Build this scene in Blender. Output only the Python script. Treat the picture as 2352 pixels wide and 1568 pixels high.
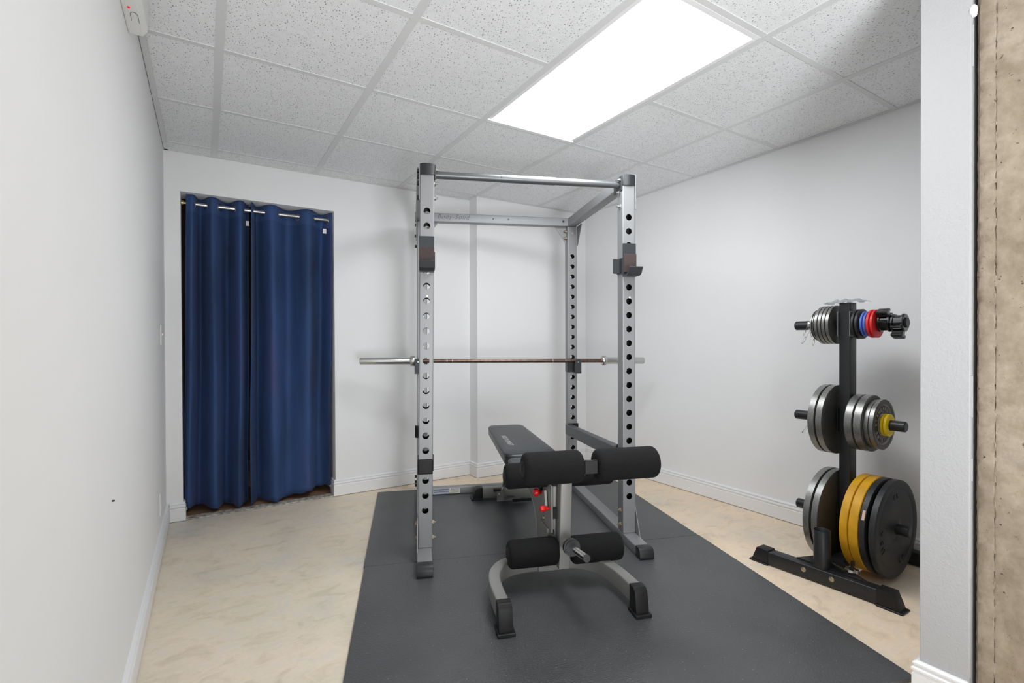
import bpy, bmesh, math, random
from mathutils import Vector, Matrix
R = math.radians
random.seed(7)
for o in list(bpy.data.objects): bpy.data.objects.remove(o)
S = bpy.context.scene
COL = S.collection

# ------------------------------------------------------------------ camera
def make_camera():
    f, yaw, pitch, roll = 1130.803, 0.555, -0.0072, -0.0038
    F0 = Vector((math.sin(yaw), math.cos(yaw), 0)); R0 = Vector((math.cos(yaw), -math.sin(yaw), 0)); Z = Vector((0, 0, 1))
    fw = F0*math.cos(pitch)+Z*math.sin(pitch); up0 = -F0*math.sin(pitch)+Z*math.cos(pitch)
    rt = R0*math.cos(roll)+up0*math.sin(roll); up = -R0*math.sin(roll)+up0*math.cos(roll)
    cd = bpy.data.cameras.new('camera'); cam = bpy.data.objects.new('camera', cd); COL.objects.link(cam)
    m = Matrix((rt, up, -fw)).transposed().to_4x4(); m.translation = (0, 0, 1.1118)
    cam.matrix_world = m
    cd.sensor_fit = 'HORIZONTAL'; cd.sensor_width = 36; cd.lens = f/2352*36
    cd.shift_y = 10.23/2352; cd.clip_start = 0.02
    S.camera = cam
make_camera()
# ------------------------------------------------------------------ world, light, exposure
w = bpy.data.worlds.new('world'); S.world = w; w.use_nodes = True
w.node_tree.nodes['Background'].inputs[0].default_value = (.8, .85, .9, 1)
w.node_tree.nodes['Background'].inputs[1].default_value = 0.05
S.view_settings.view_transform = 'Standard'; S.view_settings.look = 'None'
S.view_settings.gamma = 1; S.view_settings.use_curve_mapping = False
S.view_settings.exposure = 0.41
PANEL_E = 12.0          # ceiling panel over the rack
PANEL2_E = 4.5         # the panels over the rest of the basement room

def area(name, loc, target, sx, sy, power, col=(1, 1, 1)):
    l = bpy.data.lights.new(name, 'AREA'); l.shape = 'RECTANGLE'; l.size = sx; l.size_y = sy; l.energy = power; l.color = col
    o = bpy.data.objects.new(name, l); COL.objects.link(o); o.location = loc
    o.rotation_euler = (Vector(target)-Vector(loc)).to_track_quat('-Z', 'Y').to_euler(); return o
# photographer's flash beside the tripod, bounced off the ceiling above the camera
area('bounce_flash', (.45, -.55, 1.45), (.62, -.10, 2.30), .35, .35, 5, (.94, .97, 1))
# fill light added behind the camera, thrown forward and up to lift the ceiling
soft = area('fill_softbox', (.22, -1.25, .60), (1.75, 1.80, 2.3), .8, 1.2, 22, (.93, .97, 1))
soft.data.spread = R(100)

# ------------------------------------------------------------------ materials
def mat(name, col=(.5, .5, .5), rough=.5, metal=0, spec=.5, noise=None, bump=None, sheen=0, coat=0):
    """noise=(scale, amount) value variation; bump=(scale, strength, distance)"""
    m = bpy.data.materials.new(name); m.use_nodes = True
    nt = m.node_tree; b = nt.nodes['Principled BSDF']
    b.inputs['Base Color'].default_value = (*col, 1); b.inputs['Roughness'].default_value = rough
    b.inputs['Metallic'].default_value = metal; b.inputs['Specular IOR Level'].default_value = spec
    b.inputs['Sheen Weight'].default_value = sheen; b.inputs['Coat Weight'].default_value = coat
    if noise or bump:
        tc = nt.nodes.new('ShaderNodeTexCoord')
    if noise:
        n = nt.nodes.new('ShaderNodeTexNoise'); n.inputs['Scale'].default_value = noise[0]; n.inputs['Detail'].default_value = 6
        nt.links.new(tc.outputs['Object'], n.inputs['Vector'])
        r = nt.nodes.new('ShaderNodeMapRange'); r.inputs[3].default_value = 1-noise[1]; r.inputs[4].default_value = 1+noise[1]
        r.inputs[1].default_value = .3; r.inputs[2].default_value = .7
        nt.links.new(n.outputs['Fac'], r.inputs[0])
        mx = nt.nodes.new('ShaderNodeVectorMath'); mx.operation = 'SCALE'; mx.inputs[0].default_value = col
        nt.links.new(r.outputs[0], mx.inputs['Scale']); nt.links.new(mx.outputs[0], b.inputs['Base Color'])
    if bump:
        n2 = nt.nodes.new('ShaderNodeTexNoise'); n2.inputs['Scale'].default_value = bump[0]; n2.inputs['Detail'].default_value = 4
        nt.links.new(tc.outputs['Object'], n2.inputs['Vector'])
        bp = nt.nodes.new('ShaderNodeBump'); bp.inputs['Strength'].default_value = bump[1]; bp.inputs['Distance'].default_value = bump[2]
        nt.links.new(n2.outputs['Fac'], bp.inputs['Height']); nt.links.new(bp.outputs[0], b.inputs['Normal'])
    return m

class NB:
    """tiny node builder"""
    def __init__(s, name):
        s.m = bpy.data.materials.new(name); s.m.use_nodes = True; s.nt = s.m.node_tree; s.b = s.nt.nodes['Principled BSDF']
        s.out = s.nt.nodes['Material Output']
        s.tc = s.n('ShaderNodeTexCoord'); s.geo = s.n('ShaderNodeNewGeometry')
    def n(s, t, **kw):
        x = s.nt.nodes.new(t)
        for k, v in kw.items():
            if k.startswith('i_'): x.inputs[int(k[2:])].default_value = v
            elif k.startswith('I_'): x.inputs[k[2:].replace('_', ' ')].default_value = v
            else: setattr(x, k, v)
        return x
    def l(s, a, b): s.nt.links.new(a, b)
    def pos(s, scale=(1, 1, 1), rot=(0, 0, 0)):
        mp = s.n('ShaderNodeMapping'); mp.inputs['Scale'].default_value = scale; mp.inputs['Rotation'].default_value = rot
        s.l(s.geo.outputs['Position'], mp.inputs[0]); return mp.outputs[0]
    def noise(s, scale, detail=4, vec=None, rough=.55, dist=0):
        x = s.n('ShaderNodeTexNoise', I_Scale=scale, I_Detail=detail, I_Roughness=rough, I_Distortion=dist)
        s.l(vec or s.pos(), x.inputs['Vector']); return x.outputs['Fac']
    def ramp(s, f, stops):
        x = s.n('ShaderNodeValToRGB'); e = x.color_ramp.elements
        while len(e) < len(stops): e.new(.5)
        for el, (p, c) in zip(e, stops):
            el.position = p; el.color = (*c, 1) if len(c) == 3 else c
        s.l(f, x.inputs[0]); return x.outputs[0]
    def mix(s, f, a, b, mode='MIX'):
        x = s.n('ShaderNodeMix', data_type='RGBA', blend_type=mode)
        if hasattr(f, 'links') or hasattr(f, 'is_linked'): s.l(f, x.inputs[0])
        else: x.inputs[0].default_value = f
        for v, i in ((a, 6), (b, 7)):
            if isinstance(v, tuple): x.inputs[i].default_value = (*v, 1)
            else: s.l(v, x.inputs[i])
        return x.outputs[2]
    def math(s, op, a, b=0.0):
        x = s.n('ShaderNodeMath', operation=op)
        for v, i in ((a, 0), (b, 1)):
            if isinstance(v, (int, float)): x.inputs[i].default_value = v
            else: s.l(v, x.inputs[i])
        return x.outputs[0]
    def bump(s, h, strength=.3, dist=.001, nrm=None):
        x = s.n('ShaderNodeBump', I_Strength=strength, I_Distance=dist); s.l(h, x.inputs['Height'])
        if nrm: s.l(nrm, x.inputs['Normal'])
        return x.outputs[0]

def sr(*c):   # sRGB 0-255 to linear
    return tuple((v/255/12.92 if v/255 <= .04045 else ((v/255+.055)/1.055)**2.4) for v in c)

def m_wall(name, col, bs=.25, scale=90, dist=.0012):
    k = NB(name); k.b.inputs['Roughness'].default_value = .75; k.b.inputs['Specular IOR Level'].default_value = .25
    c = k.ramp(k.noise(1.3, 3), [(.3, tuple(x*.97 for x in col)), (.7, col)]); k.l(c, k.b.inputs['Base Color'])
    k.l(k.bump(k.noise(scale, 3), bs, dist), k.b.inputs['Normal']); return k.m
M = {}
M['wall'] = m_wall('wall_paint', (.86, .86, .865), .12)
M['wall_rough'] = m_wall('textured_paint', (.48, .48, .49), .6, 150, .003)
M['trim'] = mat('trim_paint', (.84, .84, .85), .38)
M['tee'] = mat('grid_metal', (.70, .705, .71), .5)
M['plastic_white'] = mat('white_plastic', (.78, .78, .76), .4)

def m_tile():
    k = NB('ceiling_tile'); k.b.inputs['Roughness'].default_value = .95; k.b.inputs['Specular IOR Level'].default_value = .1
    v = k.n('ShaderNodeTexVoronoi', I_Scale=100.0, I_Randomness=1.0); v.voronoi_dimensions = '2D'
    nz = k.n('ShaderNodeTexNoise', I_Scale=120.0); k.l(k.pos(), nz.inputs['Vector'])
    vm = k.n('ShaderNodeVectorMath', operation='MULTIPLY_ADD'); k.l(nz.outputs['Color'], vm.inputs[0]); vm.inputs[1].default_value = (.006, .006, 0)
    k.l(k.pos((1, .62, 1), (0, 0, .5)), vm.inputs[2]); k.l(vm.outputs[0], v.inputs['Vector'])
    sep = k.n('ShaderNodeSeparateColor'); k.l(v.outputs['Color'], sep.inputs[0])
    rad = k.math('MULTIPLY', sep.outputs[0], .21)
    hole = k.math('LESS_THAN', v.outputs['Distance'], rad)
    keep = k.math('GREATER_THAN', sep.outputs[1], .22)
    hole = k.math('MULTIPLY', hole, keep)
    v2 = k.n('ShaderNodeTexVoronoi', I_Scale=190.0); v2.voronoi_dimensions = '2D'; k.l(k.pos(), v2.inputs['Vector'])
    h2 = k.math('MULTIPLY', k.math('LESS_THAN', v2.outputs['Distance'], .14), .5)
    hh = k.math('MAXIMUM', hole, h2)
    base = k.ramp(k.noise(40, 3), [(.3, (.82, .83, .84)), (.7, (.88, .89, .90))])
    k.l(k.mix(hh, base, (.32, .32, .32)), k.b.inputs['Base Color'])
    inv = k.math('SUBTRACT', 1.0, hh)
    k.l(k.bump(inv, .6, .003, k.bump(k.noise(300, 2), .25, .001)), k.b.inputs['Normal']); return k.m
M['tile'] = m_tile()

def m_floor():
    k = NB('concrete_floor'); k.b.inputs['Roughness'].default_value = .5
    n1 = k.noise(1.5, 6, rough=.62, dist=.5); n2 = k.noise(6.5, 8, k.pos((1, 1.7, 1), (0, 0, .4)), .7, .8); n3 = k.noise(60, 5)
    c1 = k.ramp(n1, [(.28, sr(170, 172, 166)), (.44, sr(212, 194, 164)), (.58, sr(232, 208, 176)), (.72, sr(188, 184, 174))])
    c2 = k.ramp(n2, [(.3, sr(176, 164, 140)), (.5, sr(226, 210, 186)), (.7, sr(208, 204, 198))])
    # concrete turns greyer / cooler towards the door side and warmer by the weights
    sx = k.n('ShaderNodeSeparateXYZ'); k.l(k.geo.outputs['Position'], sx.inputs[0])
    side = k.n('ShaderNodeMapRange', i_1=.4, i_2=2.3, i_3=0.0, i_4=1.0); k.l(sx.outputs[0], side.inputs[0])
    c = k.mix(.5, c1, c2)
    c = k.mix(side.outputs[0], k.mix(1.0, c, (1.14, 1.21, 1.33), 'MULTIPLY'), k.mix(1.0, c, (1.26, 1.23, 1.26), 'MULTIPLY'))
    spots = k.ramp(k.noise(9, 6, k.pos((1, 1.6, 1), (0, 0, .9)), .75), [(.70, (0, 0, 0)), (.80, (.6, .6, .6))])
    c = k.mix(spots, c, sr(120, 110, 95))
    white = k.ramp(k.noise(14, 7, k.pos((1, 2.2, 1), (0, 0, .3)), .8), [(.70, (0, 0, 0)), (.78, (.8, .8, .8))])
    c = k.mix(white, c, sr(235, 232, 225))
    c = k.mix(k.math('MULTIPLY', n3, .25), c, sr(170, 158, 138))
    k.l(c, k.b.inputs['Base Color'])
    k.l(k.ramp(n2, [(.3, (.42,)*3), (.7, (.62,)*3)]), k.b.inputs['Roughness'])
    k.l(k.bump(n3, .1, .002), k.b.inputs['Normal']); return k.m
M['floor'] = m_floor()

def m_mat():
    k = NB('rubber_mat')
    v = k.n('ShaderNodeTexVoronoi', I_Scale=115.0); v.voronoi_dimensions = '2D'; k.l(k.pos((1, 1.6, 1), (0, 0, .34)), v.inputs['Vector'])
    n = k.noise(3, 5)
    c = k.ramp(n, [(.3, (.050, .053, .056)), (.7, (.072, .075, .079))])
    sp = k.n('ShaderNodeTexVoronoi', I_Scale=42.0); sp.voronoi_dimensions = '2D'; k.l(k.pos(), sp.inputs['Vector'])
    sc = k.n('ShaderNodeSeparateColor'); k.l(sp.outputs['Color'], sc.inputs[0])
    sparkle = k.math('MULTIPLY', k.math('LESS_THAN', sp.outputs['Distance'], .055), k.math('GREATER_THAN', sc.outputs[0], .86))  # sparkle of the rubber, put into the colour as pale dots
    c = k.mix(sparkle, c, (.35, .35, .34)); k.l(c, k.b.inputs['Base Color'])
    k.b.inputs['Roughness'].default_value = .40; k.b.inputs['Specular IOR Level'].default_value = .7
    k.l(k.bump(v.outputs['Distance'], .38, .0025, k.bump(k.noise(400, 2), .1, .001)), k.b.inputs['Normal']); return k.m
M['mat'] = m_mat()

def m_conc():
    k = NB('raw_concrete'); k.b.inputs['Roughness'].default_value = .85
    n1 = k.noise(3.5, 8, k.pos((1, 1, .8), (0, 0, .2)), .7, .4); n2 = k.noise(22, 6, k.pos((1, 1, 1)), .7)
    c = k.ramp(n1, [(.30, sr(128, 114, 94)), (.46, sr(156, 142, 124)), (.60, sr(172, 158, 140)), (.75, sr(148, 138, 124))])
    c = k.mix(k.ramp(n2, [(.35, (.45,)*3), (.6, (0,)*3)]), c, sr(112, 98, 76))
    pits = k.ramp(k.noise(55, 6, None, .75), [(.30, (1,)*3), (.36, (0,)*3)])
    c = k.mix(pits, c, sr(86, 72, 52)); k.l(c, k.b.inputs['Base Color'])
    h = k.math('ADD', k.math('MULTIPLY', n2, .6), k.math('MULTIPLY', pits, -.6))
    k.l(k.bump(h, .8, .006), k.b.inputs['Normal']); return k.m
M['conc'] = m_conc()
M['dark'] = mat('dark_void', (.02, .016, .012), .9)
M['silver'] = mat('silver_powdercoat', (.275, .278, .285), .46, .35, noise=(400, .05))
M['silver2'] = mat('champagne_powdercoat', (.28, .275, .262), .45, .35, noise=(400, .05))
M['gun'] = mat('gunmetal_paint', (.032, .036, .040), .42, .2)
M['gun2'] = mat('safety_bar_paint', (.062, .068, .076), .42, .2)
M['bar_grey'] = mat('grey_steel_bar', (.13, .135, .14), .40, .6, bump=(300, .1, .0005))
M['plastic'] = mat('black_plastic', (.010, .010, .011), .5, spec=.35, noise=(60, .2))
M['cap'] = mat('grey_black_cap', (.018, .019, .022), .42)
M['chrome'] = mat('chrome', (.72, .72, .72), .16, 1)
M['steel'] = mat('brushed_sleeve_steel', (.55, .55, .54), .28, 1)
M['shaft'] = mat('bronzed_shaft', (.17, .115, .09), .35, .9, noise=(60, .3))
M['raw_steel'] = mat('bare_tube_inside', (.03, .03, .03), .6, .3)
M['zinc'] = mat('yellow_zinc_bolt', (.42, .35, .25), .35, .9)
M['bolt_black'] = mat('black_bolt', (.04, .04, .04), .4, .5)
M['foam'] = mat('foam_rubber', (.0055, .0055, .006), .8, noise=(900, .9), bump=(420, 1.0, .004), spec=.3)
M['vinyl'] = mat('charcoal_vinyl', (.019, .023, .028), .36, bump=(260, .25, .0015))
M['vinyl_seam'] = mat('vinyl_piping', (.035, .04, .046), .4)
M['felt'] = mat('brown_pad', (.050, .030, .029), .75, noise=(250, .3))
M['treeblk'] = mat('black_hammertone', (.020, .021, .023), .38, .2, bump=(220, .35, .0012), noise=(150, .15))
M['treegrey'] = mat('bright_flange', (.30, .31, .32), .4, .6, bump=(300, .4, .001))
M['iron'] = mat('grey_cast_iron', (.27, .27, .26), .36, .8, bump=(330, .4, .0010), noise=(220, .22))
M['iron_face'] = mat('grey_iron_face', (.085, .083, .075), .45, .5, bump=(260, .3, .001), noise=(30, .1))
M['iron_text'] = mat('raised_letter_iron', (.42, .41, .38), .4, .7)
M['bumper'] = mat('black_rubber_plate', (.020, .0205, .022), .5, noise=(40, .12), bump=(300, .15, .001))
M['bumper_yel'] = mat('yellow_rubber_plate', sr(214, 158, 20), .55, noise=(18, .14), bump=(60, .3, .002))
M['yellow'] = mat('bright_yellow_rubber', sr(240, 204, 20), .45)
M['red'] = mat('red_rubber', sr(222, 44, 46), .5)
M['blue'] = mat('blue_rubber', sr(84, 112, 196), .5)
M['redplastic'] = mat('red_plastic', sr(226, 30, 30), .35)
M['gloss'] = mat('glossy_black_plastic', (.008, .008, .009), .1, coat=.6)
M['letter_silver'] = mat('silver_print', (.62, .62, .6), .4)
M['letter_grey'] = mat('grey_print', (.07, .07, .07), .5)
M['label_white'] = mat('label_paper', (.78, .76, .66), .5)
M['label_blue'] = mat('label_foil', (.48, .52, .60), .35)
M['label_ink'] = mat('label_ink', (.05, .05, .07), .6)
M['brown'] = mat('brown_wall', (.16, .085, .05), .8, noise=(3, .3))
M['brown_floor'] = mat('brown_hall_floor', sr(150, 118, 92), .6, noise=(8, .2))
M['brown_dark'] = mat('dark_brown_wood', (.025, .018, .014), .6)
M['brass'] = mat('brass', (.55, .42, .22), .3, 1)
M['tag'] = mat('care_tag', (.8, .8, .8), .7)
M['peach'] = mat('peach_sticker', (.75, .5, .38), .6)
M['thresh'] = mat('painted_wood_sill', (.40, .37, .33), .7, noise=(38, .6))

def m_fabric():
    k = NB('navy_curtain_cloth')
    sx = k.n('ShaderNodeSeparateXYZ'); k.l(k.geo.outputs['Position'], sx.inputs[0])
    n = k.noise(2.2, 3, k.pos((2.5, 2.5, .35)))
    weave = k.noise(420, 2, k.pos((.3, .3, 1)))
    c = k.ramp(n, [(.35, sr(46, 70, 108)), (.55, sr(60, 92, 150)), (.72, sr(82, 88, 142))])
    c = k.mix(k.math('MULTIPLY', weave, .35), c, sr(30, 52, 88))
    k.l(c, k.b.inputs['Base Color']); k.b.inputs['Roughness'].default_value = .72
    k.b.inputs['Sheen Weight'].default_value = .05
    k.l(k.bump(weave, .25, .001), k.b.inputs['Normal'])
    t = k.n('ShaderNodeBsdfTranslucent'); t.inputs[0].default_value = (*sr(40, 38, 60), 1)
    mx = k.n('ShaderNodeMixShader'); mx.inputs[0].default_value = .12
    k.l(k.b.outputs[0], mx.inputs[1]); k.l(t.outputs[0], mx.inputs[2])
    tr = k.n('ShaderNodeBsdfTransparent'); m2 = k.n('ShaderNodeMixShader')
    # open weave: sheer below the doubled header band
    hd = k.n('ShaderNodeMapRange', i_1=1.955, i_2=1.96, i_3=.22, i_4=.04); k.l(sx.outputs[2], hd.inputs[0]); k.l(hd.outputs[0], m2.inputs[0])
    k.l(mx.outputs[0], m2.inputs[1]); k.l(tr.outputs[0], m2.inputs[2]); k.l(m2.outputs[0], k.out.inputs[0])
    return k.m
M['curtain'] = m_fabric()

def m_bag():
    k = NB('clear_plastic_film'); k.b.inputs['Base Color'].default_value = (.42, .46, .48, 1); k.b.inputs['Roughness'].default_value = .12
    t = k.n('ShaderNodeBsdfTransparent'); mx = k.n('ShaderNodeMixShader'); mx.inputs[0].default_value = .55
    k.l(t.outputs[0], mx.inputs[1]); k.l(k.b.outputs[0], mx.inputs[2]); k.l(mx.outputs[0], k.out.inputs[0])
    return k.m
M['bag'] = m_bag()

def m_emit(name, strength, col=(1, 1, 1)):
    k = NB(name); e = k.n('ShaderNodeEmission'); e.inputs[1].default_value = strength; e.inputs[0].default_value = (*col, 1)
    k.l(e.outputs[0], k.out.inputs[0]); return k.m
M['lamp'] = m_emit('lamp_diffuser', PANEL_E, (.95, .98, 1)); M['lamp2'] = m_emit('lamp_diffuser_rear', PANEL2_E)
M['led'] = m_emit('red_indicator', 1.0, (.6, .02, .02))

# ------------------------------------------------------------------ mesh helpers
def to_mesh(name, bm, material, smooth=False, mats=None):
    me = bpy.data.meshes.new(name); bmesh.ops.recalc_face_normals(bm, faces=bm.faces); bm.to_mesh(me); bm.free()
    for mm in (mats or [material]): me.materials.append(mm)
    if smooth:
        me.polygons.foreach_set('use_smooth', [True]*len(me.polygons))
        me.update()
        try: me.set_sharp_from_angle(angle=R(38))
        except Exception: pass
    return me
def obj(name, bm, material, parent=None, smooth=False, mats=None, loc=None):
    o = bpy.data.objects.new(name, to_mesh(name, bm, material, smooth, mats)); COL.objects.link(o)
    if parent: o.parent = parent
    if loc: o.location = loc
    return o
def tag(o, label, cat, group=None, kind=None):
    o['label'] = label
    if cat: o['category'] = cat
    if group: o['group'] = group
    if kind: o['kind'] = kind
    return o
def thing(name, label, cat, loc=(0, 0, 0), rz=0, group=None):
    o = bpy.data.objects.new(name, None); COL.objects.link(o); o.location = loc; o.rotation_euler = (0, 0, rz); o.empty_display_size = .1
    return tag(o, label, cat, group)
def struct(name, bm, m, parent=None, smooth=False, label=None):
    o = obj(name, bm, m, parent, smooth)
    if not parent: o['kind'] = 'structure'
    if label: o['label'] = label
    return o
BM = bmesh.new
def box(bm, a, b, bev=0, rot=None, seg=1):
    """axis box between corners a and b"""
    a = Vector(a); b = Vector(b); c = (a+b)/2; d = b-a
    r = bmesh.ops.create_cube(bm, size=1, matrix=Matrix.Translation(c) @ (rot or Matrix.Identity(4)) @ Matrix.Diagonal((abs(d.x), abs(d.y), abs(d.z), 1)))
    if bev:
        es = list({e for v in r['verts'] for e in v.link_edges})
        bmesh.ops.bevel(bm, geom=es, offset=bev, segments=seg, affect='EDGES', profile=.6)
    return bm
def prism(bm, pts, axis, a, b, bev=0):
    """polygon pts (2D) extruded along axis from a to b; 2D coords map to the other two axes in order"""
    def P(p, t):
        return {'x': (t, p[0], p[1]), 'y': (p[0], t, p[1]), 'z': (p[0], p[1], t)}[axis]
    va = [bm.verts.new(P(p, a)) for p in pts]; vb = [bm.verts.new(P(p, b)) for p in pts]
    fs = [bm.faces.new(va), bm.faces.new(vb[::-1])]; n = len(pts)
    for i in range(n): fs.append(bm.faces.new((va[i], vb[i], vb[(i+1) % n], va[(i+1) % n])))
    if bev:
        es = list({e for f in fs for e in f.edges})
        bmesh.ops.bevel(bm, geom=es, offset=bev, segments=2, affect='EDGES', profile=.6)
    return bm
def cyl(bm, p0, p1, r, n=24, r2=None, cap=True):
    p0 = Vector(p0); p1 = Vector(p1); d = p1-p0
    q = d.to_track_quat('Z', 'Y').to_matrix().to_4x4()
    bmesh.ops.create_cone(bm, cap_ends=cap, segments=n, radius1=r, radius2=r if r2 is None else r2, depth=d.length, matrix=Matrix.Translation((p0+p1)/2) @ q)
    return bm
def lathe(bm, prof, axis='y', n=48, close=True, center=(0, 0, 0)):
    """profile list of (radius, t); closed ring profile when close"""
    rings = []
    for k in range(n):
        a = 2*math.pi*k/n; ca, sa = math.cos(a), math.sin(a); ring = []
        for r, t in prof:
            p = {'y': (r*ca, t, r*sa), 'x': (t, r*ca, r*sa), 'z': (r*ca, r*sa, t)}[axis]
            ring.append(bm.verts.new(Vector(p)+Vector(center)))
        rings.append(ring)
    m = len(prof)
    for k in range(n):
        A, B = rings[k], rings[(k+1) % n]
        for i in range(m if close else m-1):
            j = (i+1) % m; bm.faces.new((A[i], A[j], B[j], B[i]))
    if not close:
        for idx in (0, m-1):
            if prof[idx][0] > 1e-5: bm.faces.new([rings[k][idx] for k in range(n)])
    return bm
def sweep(bm, pts, sec, closed=False, up=(0, 0, 1)):
    """sweep a section (list of 2D) along 3D points with mitres; section x -> side, y -> up"""
    pts = [Vector(p) for p in pts]; up = Vector(up); n = len(pts); rings = []
    for i, p in enumerate(pts):
        a = (p-pts[i-1]) if (i > 0 or closed) else (pts[1]-p)
        b = (pts[(i+1) % n]-p) if (i < n-1 or closed) else (p-pts[i-1])
        a.normalize(); b.normalize(); t = (a+b).normalized()
        side = t.cross(up)
        if side.length < 1e-4: side = t.cross(Vector((0, 1, 0)))
        side.normalize(); u2 = side.cross(t).normalized()
        k = 1/max(.35, (t.dot(b)))
        rings.append([bm.verts.new(p+side*(x*k)+u2*y) for x, y in sec])
    m = len(sec)
    for i in range(n if closed else n-1):
        A, B = rings[i], rings[(i+1) % n]
        for j in range(m): bm.faces.new((A[j], A[(j+1) % m], B[(j+1) % m], B[j]))
    if not closed: bm.faces.new(rings[0][::-1]); bm.faces.new(rings[-1])
    return bm
def circ(r, n=10): return [(r*math.cos(2*math.pi*i/n), r*math.sin(2*math.pi*i/n)) for i in range(n)]
def rrect(w, h, r=.008, n=3):
    out = []
    for cx, cy, a0 in ((w/2-r, h/2-r, 0), (-w/2+r, h/2-r, 90), (-w/2+r, -h/2+r, 180), (w/2-r, -h/2+r, 270)):
        for i in range(n+1):
            a = R(a0+90*i/n); out.append((cx+r*math.cos(a), cy+r*math.sin(a)))
    return out
def wire(bm, pts, r, n=8):
    """round wire through 3D points with parallel transport"""
    pts = [Vector(p) for p in pts]; rings = []; t0 = (pts[1]-pts[0]).normalized(); s = t0.orthogonal().normalized()
    for i, p in enumerate(pts):
        t = ((pts[min(i+1, len(pts)-1)]-pts[max(i-1, 0)])).normalized()
        s = (s-t*s.dot(t)).normalized(); u = t.cross(s)
        rings.append([bm.verts.new(p+s*(r*math.cos(2*math.pi*k/n))+u*(r*math.sin(2*math.pi*k/n))) for k in range(n)])
    for A, B in zip(rings, rings[1:]):
        for k in range(n): bm.faces.new((A[k], A[(k+1) % n], B[(k+1) % n], B[k]))
    bm.faces.new(rings[0][::-1]); bm.faces.new(rings[-1]); return bm
def text_bm(bm, s, size, mtx, extrude=.001, shear=0, spacing=1.0, bold=0):
    c = bpy.data.curves.new('t', 'FONT'); c.body = s; c.size = size; c.extrude = extrude; c.shear = shear
    c.align_x = 'CENTER'; c.align_y = 'CENTER'; c.space_character = spacing; c.resolution_u = 3; c.offset = bold
    o = bpy.data.objects.new('t', c); me = bpy.data.meshes.new_from_object(o)
    me.transform(mtx); bm.from_mesh(me); bpy.data.objects.remove(o); bpy.data.curves.remove(c); bpy.data.meshes.remove(me); return bm
FRONT = Matrix.Rotation(R(90), 4, 'X')      # text facing -Y

# ================================================================== SETTING
H = 2.308; YB = 3.7154; YJ = 3.585; XJ = 1.887; XL = -.219; XR = 3.0425; XP = 1.877; YP0 = .512; YP1 = .63; YF = -2.8
DX0, DX1, DZ = -.134, .790, 2.066; WT = .19
# floor slab
bm = BM(); box(bm, (XL-.15, YF-.15, -.12), (XR+.15, 5.6, 0)); struct('floor', bm, M['floor'])
# walls
bm = BM(); box(bm, (XL-.12, YF, 0), (XL, YB+WT, H+.1)); struct('wall_left', bm, M['wall'])
bm = BM()
prism(bm, [(XL, 0), (DX0, 0), (DX0, DZ), (DX1, DZ), (DX1, 0), (XJ, 0), (XJ, H+.1), (XL, H+.1)], 'y', YB, YB+WT)
struct('wall_back', bm, M['wall'])
bm = BM(); box(bm, (XJ, YJ, 0), (XR, YB+WT, H+.1)); struct('wall_back_step', bm, M['wall'])
bm = BM(); box(bm, (XR, YP0-.5, 0), (XR+.12, YB+WT, H+.1)); struct('wall_right', bm, M['wall'])
bm = BM(); box(bm, (XP, YP0, 0), (XR, YP1, H+.1), .002)
struct('wall_pillar', bm, M['wall_rough'])
# ragged drywall edge beside the concrete
rag = BM(); rnd = random.Random(3); z = .13
while z < H:
    dz = rnd.uniform(.03, .22); wd = rnd.choice([.002, .002, .0024, .0028, .0022, .0055])
    pr = [(XP+.003, YP0+.001), (XP+.0035, YP0-wd), (XP+.014, YP0-wd*.6), (XP+.014, YP0+.001)]
    prism(rag, pr, 'z', z, z+dz*.995); z += dz
o = struct('trim_1', rag, M['wall_rough'])
bm = BM()   # blob of joint compound high on the edge
bmesh.ops.create_icosphere(bm, subdivisions=3, radius=1, matrix=Matrix.Translation((XP+.006, YP0-.004, 2.06)) @ Matrix.Diagonal((.010, .009, .019, 1)))
for v in bm.verts: v.co += Vector((rnd.uniform(-1, 1), rnd.uniform(-1, 1), rnd.uniform(-1, 1)))*.0012
struct('trim_2', bm, M['trim'], smooth=True)
# concrete wall beyond the pillar, with the form-seam
bm = BM(); ys = [.5025, .496, .482, .466, .4622, .4604, .4586, .455, .44, .40, .3, -.6, YF]
xs_ = [XP+.022, XP+.012, XP+.008, XP+.007, XP+.007, XP+.0105, XP+.007, XP+.006, XP+.006, XP+.006, XP+.006, XP+.006, XP+.006]
rows = 240; grid = []
for k in range(rows+1):
    zz = (H+.1)*k/rows; row = []
    for i, y in enumerate(ys):
        dx = rnd.uniform(-.006, .0025) if i == 5 else rnd.uniform(-1, 1)*(.0009 if 3 <= i <= 7 else .0003); row.append(bm.verts.new((xs_[i]+dx, y+(rnd.uniform(-.0009, .0009) if i < 9 else 0), zz)))
    grid.append(row)
for k in range(rows):
    for i in range(len(ys)-1): bm.faces.new((grid[k][i], grid[k][i+1], grid[k+1][i+1], grid[k+1][i]))
for k in range(rows):   # return side + back
    pass
box(bm, (XP+.02, YF, 0), (XP+.16, .500, H+.1))
struct('wall_concrete', bm, M['conc'], smooth=True)
bm = BM(); box(bm, (XL-.12, YF-.12, 0), (XP+.16, YF, H+.1)); struct('wall_front', bm, M['wall'])
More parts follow.
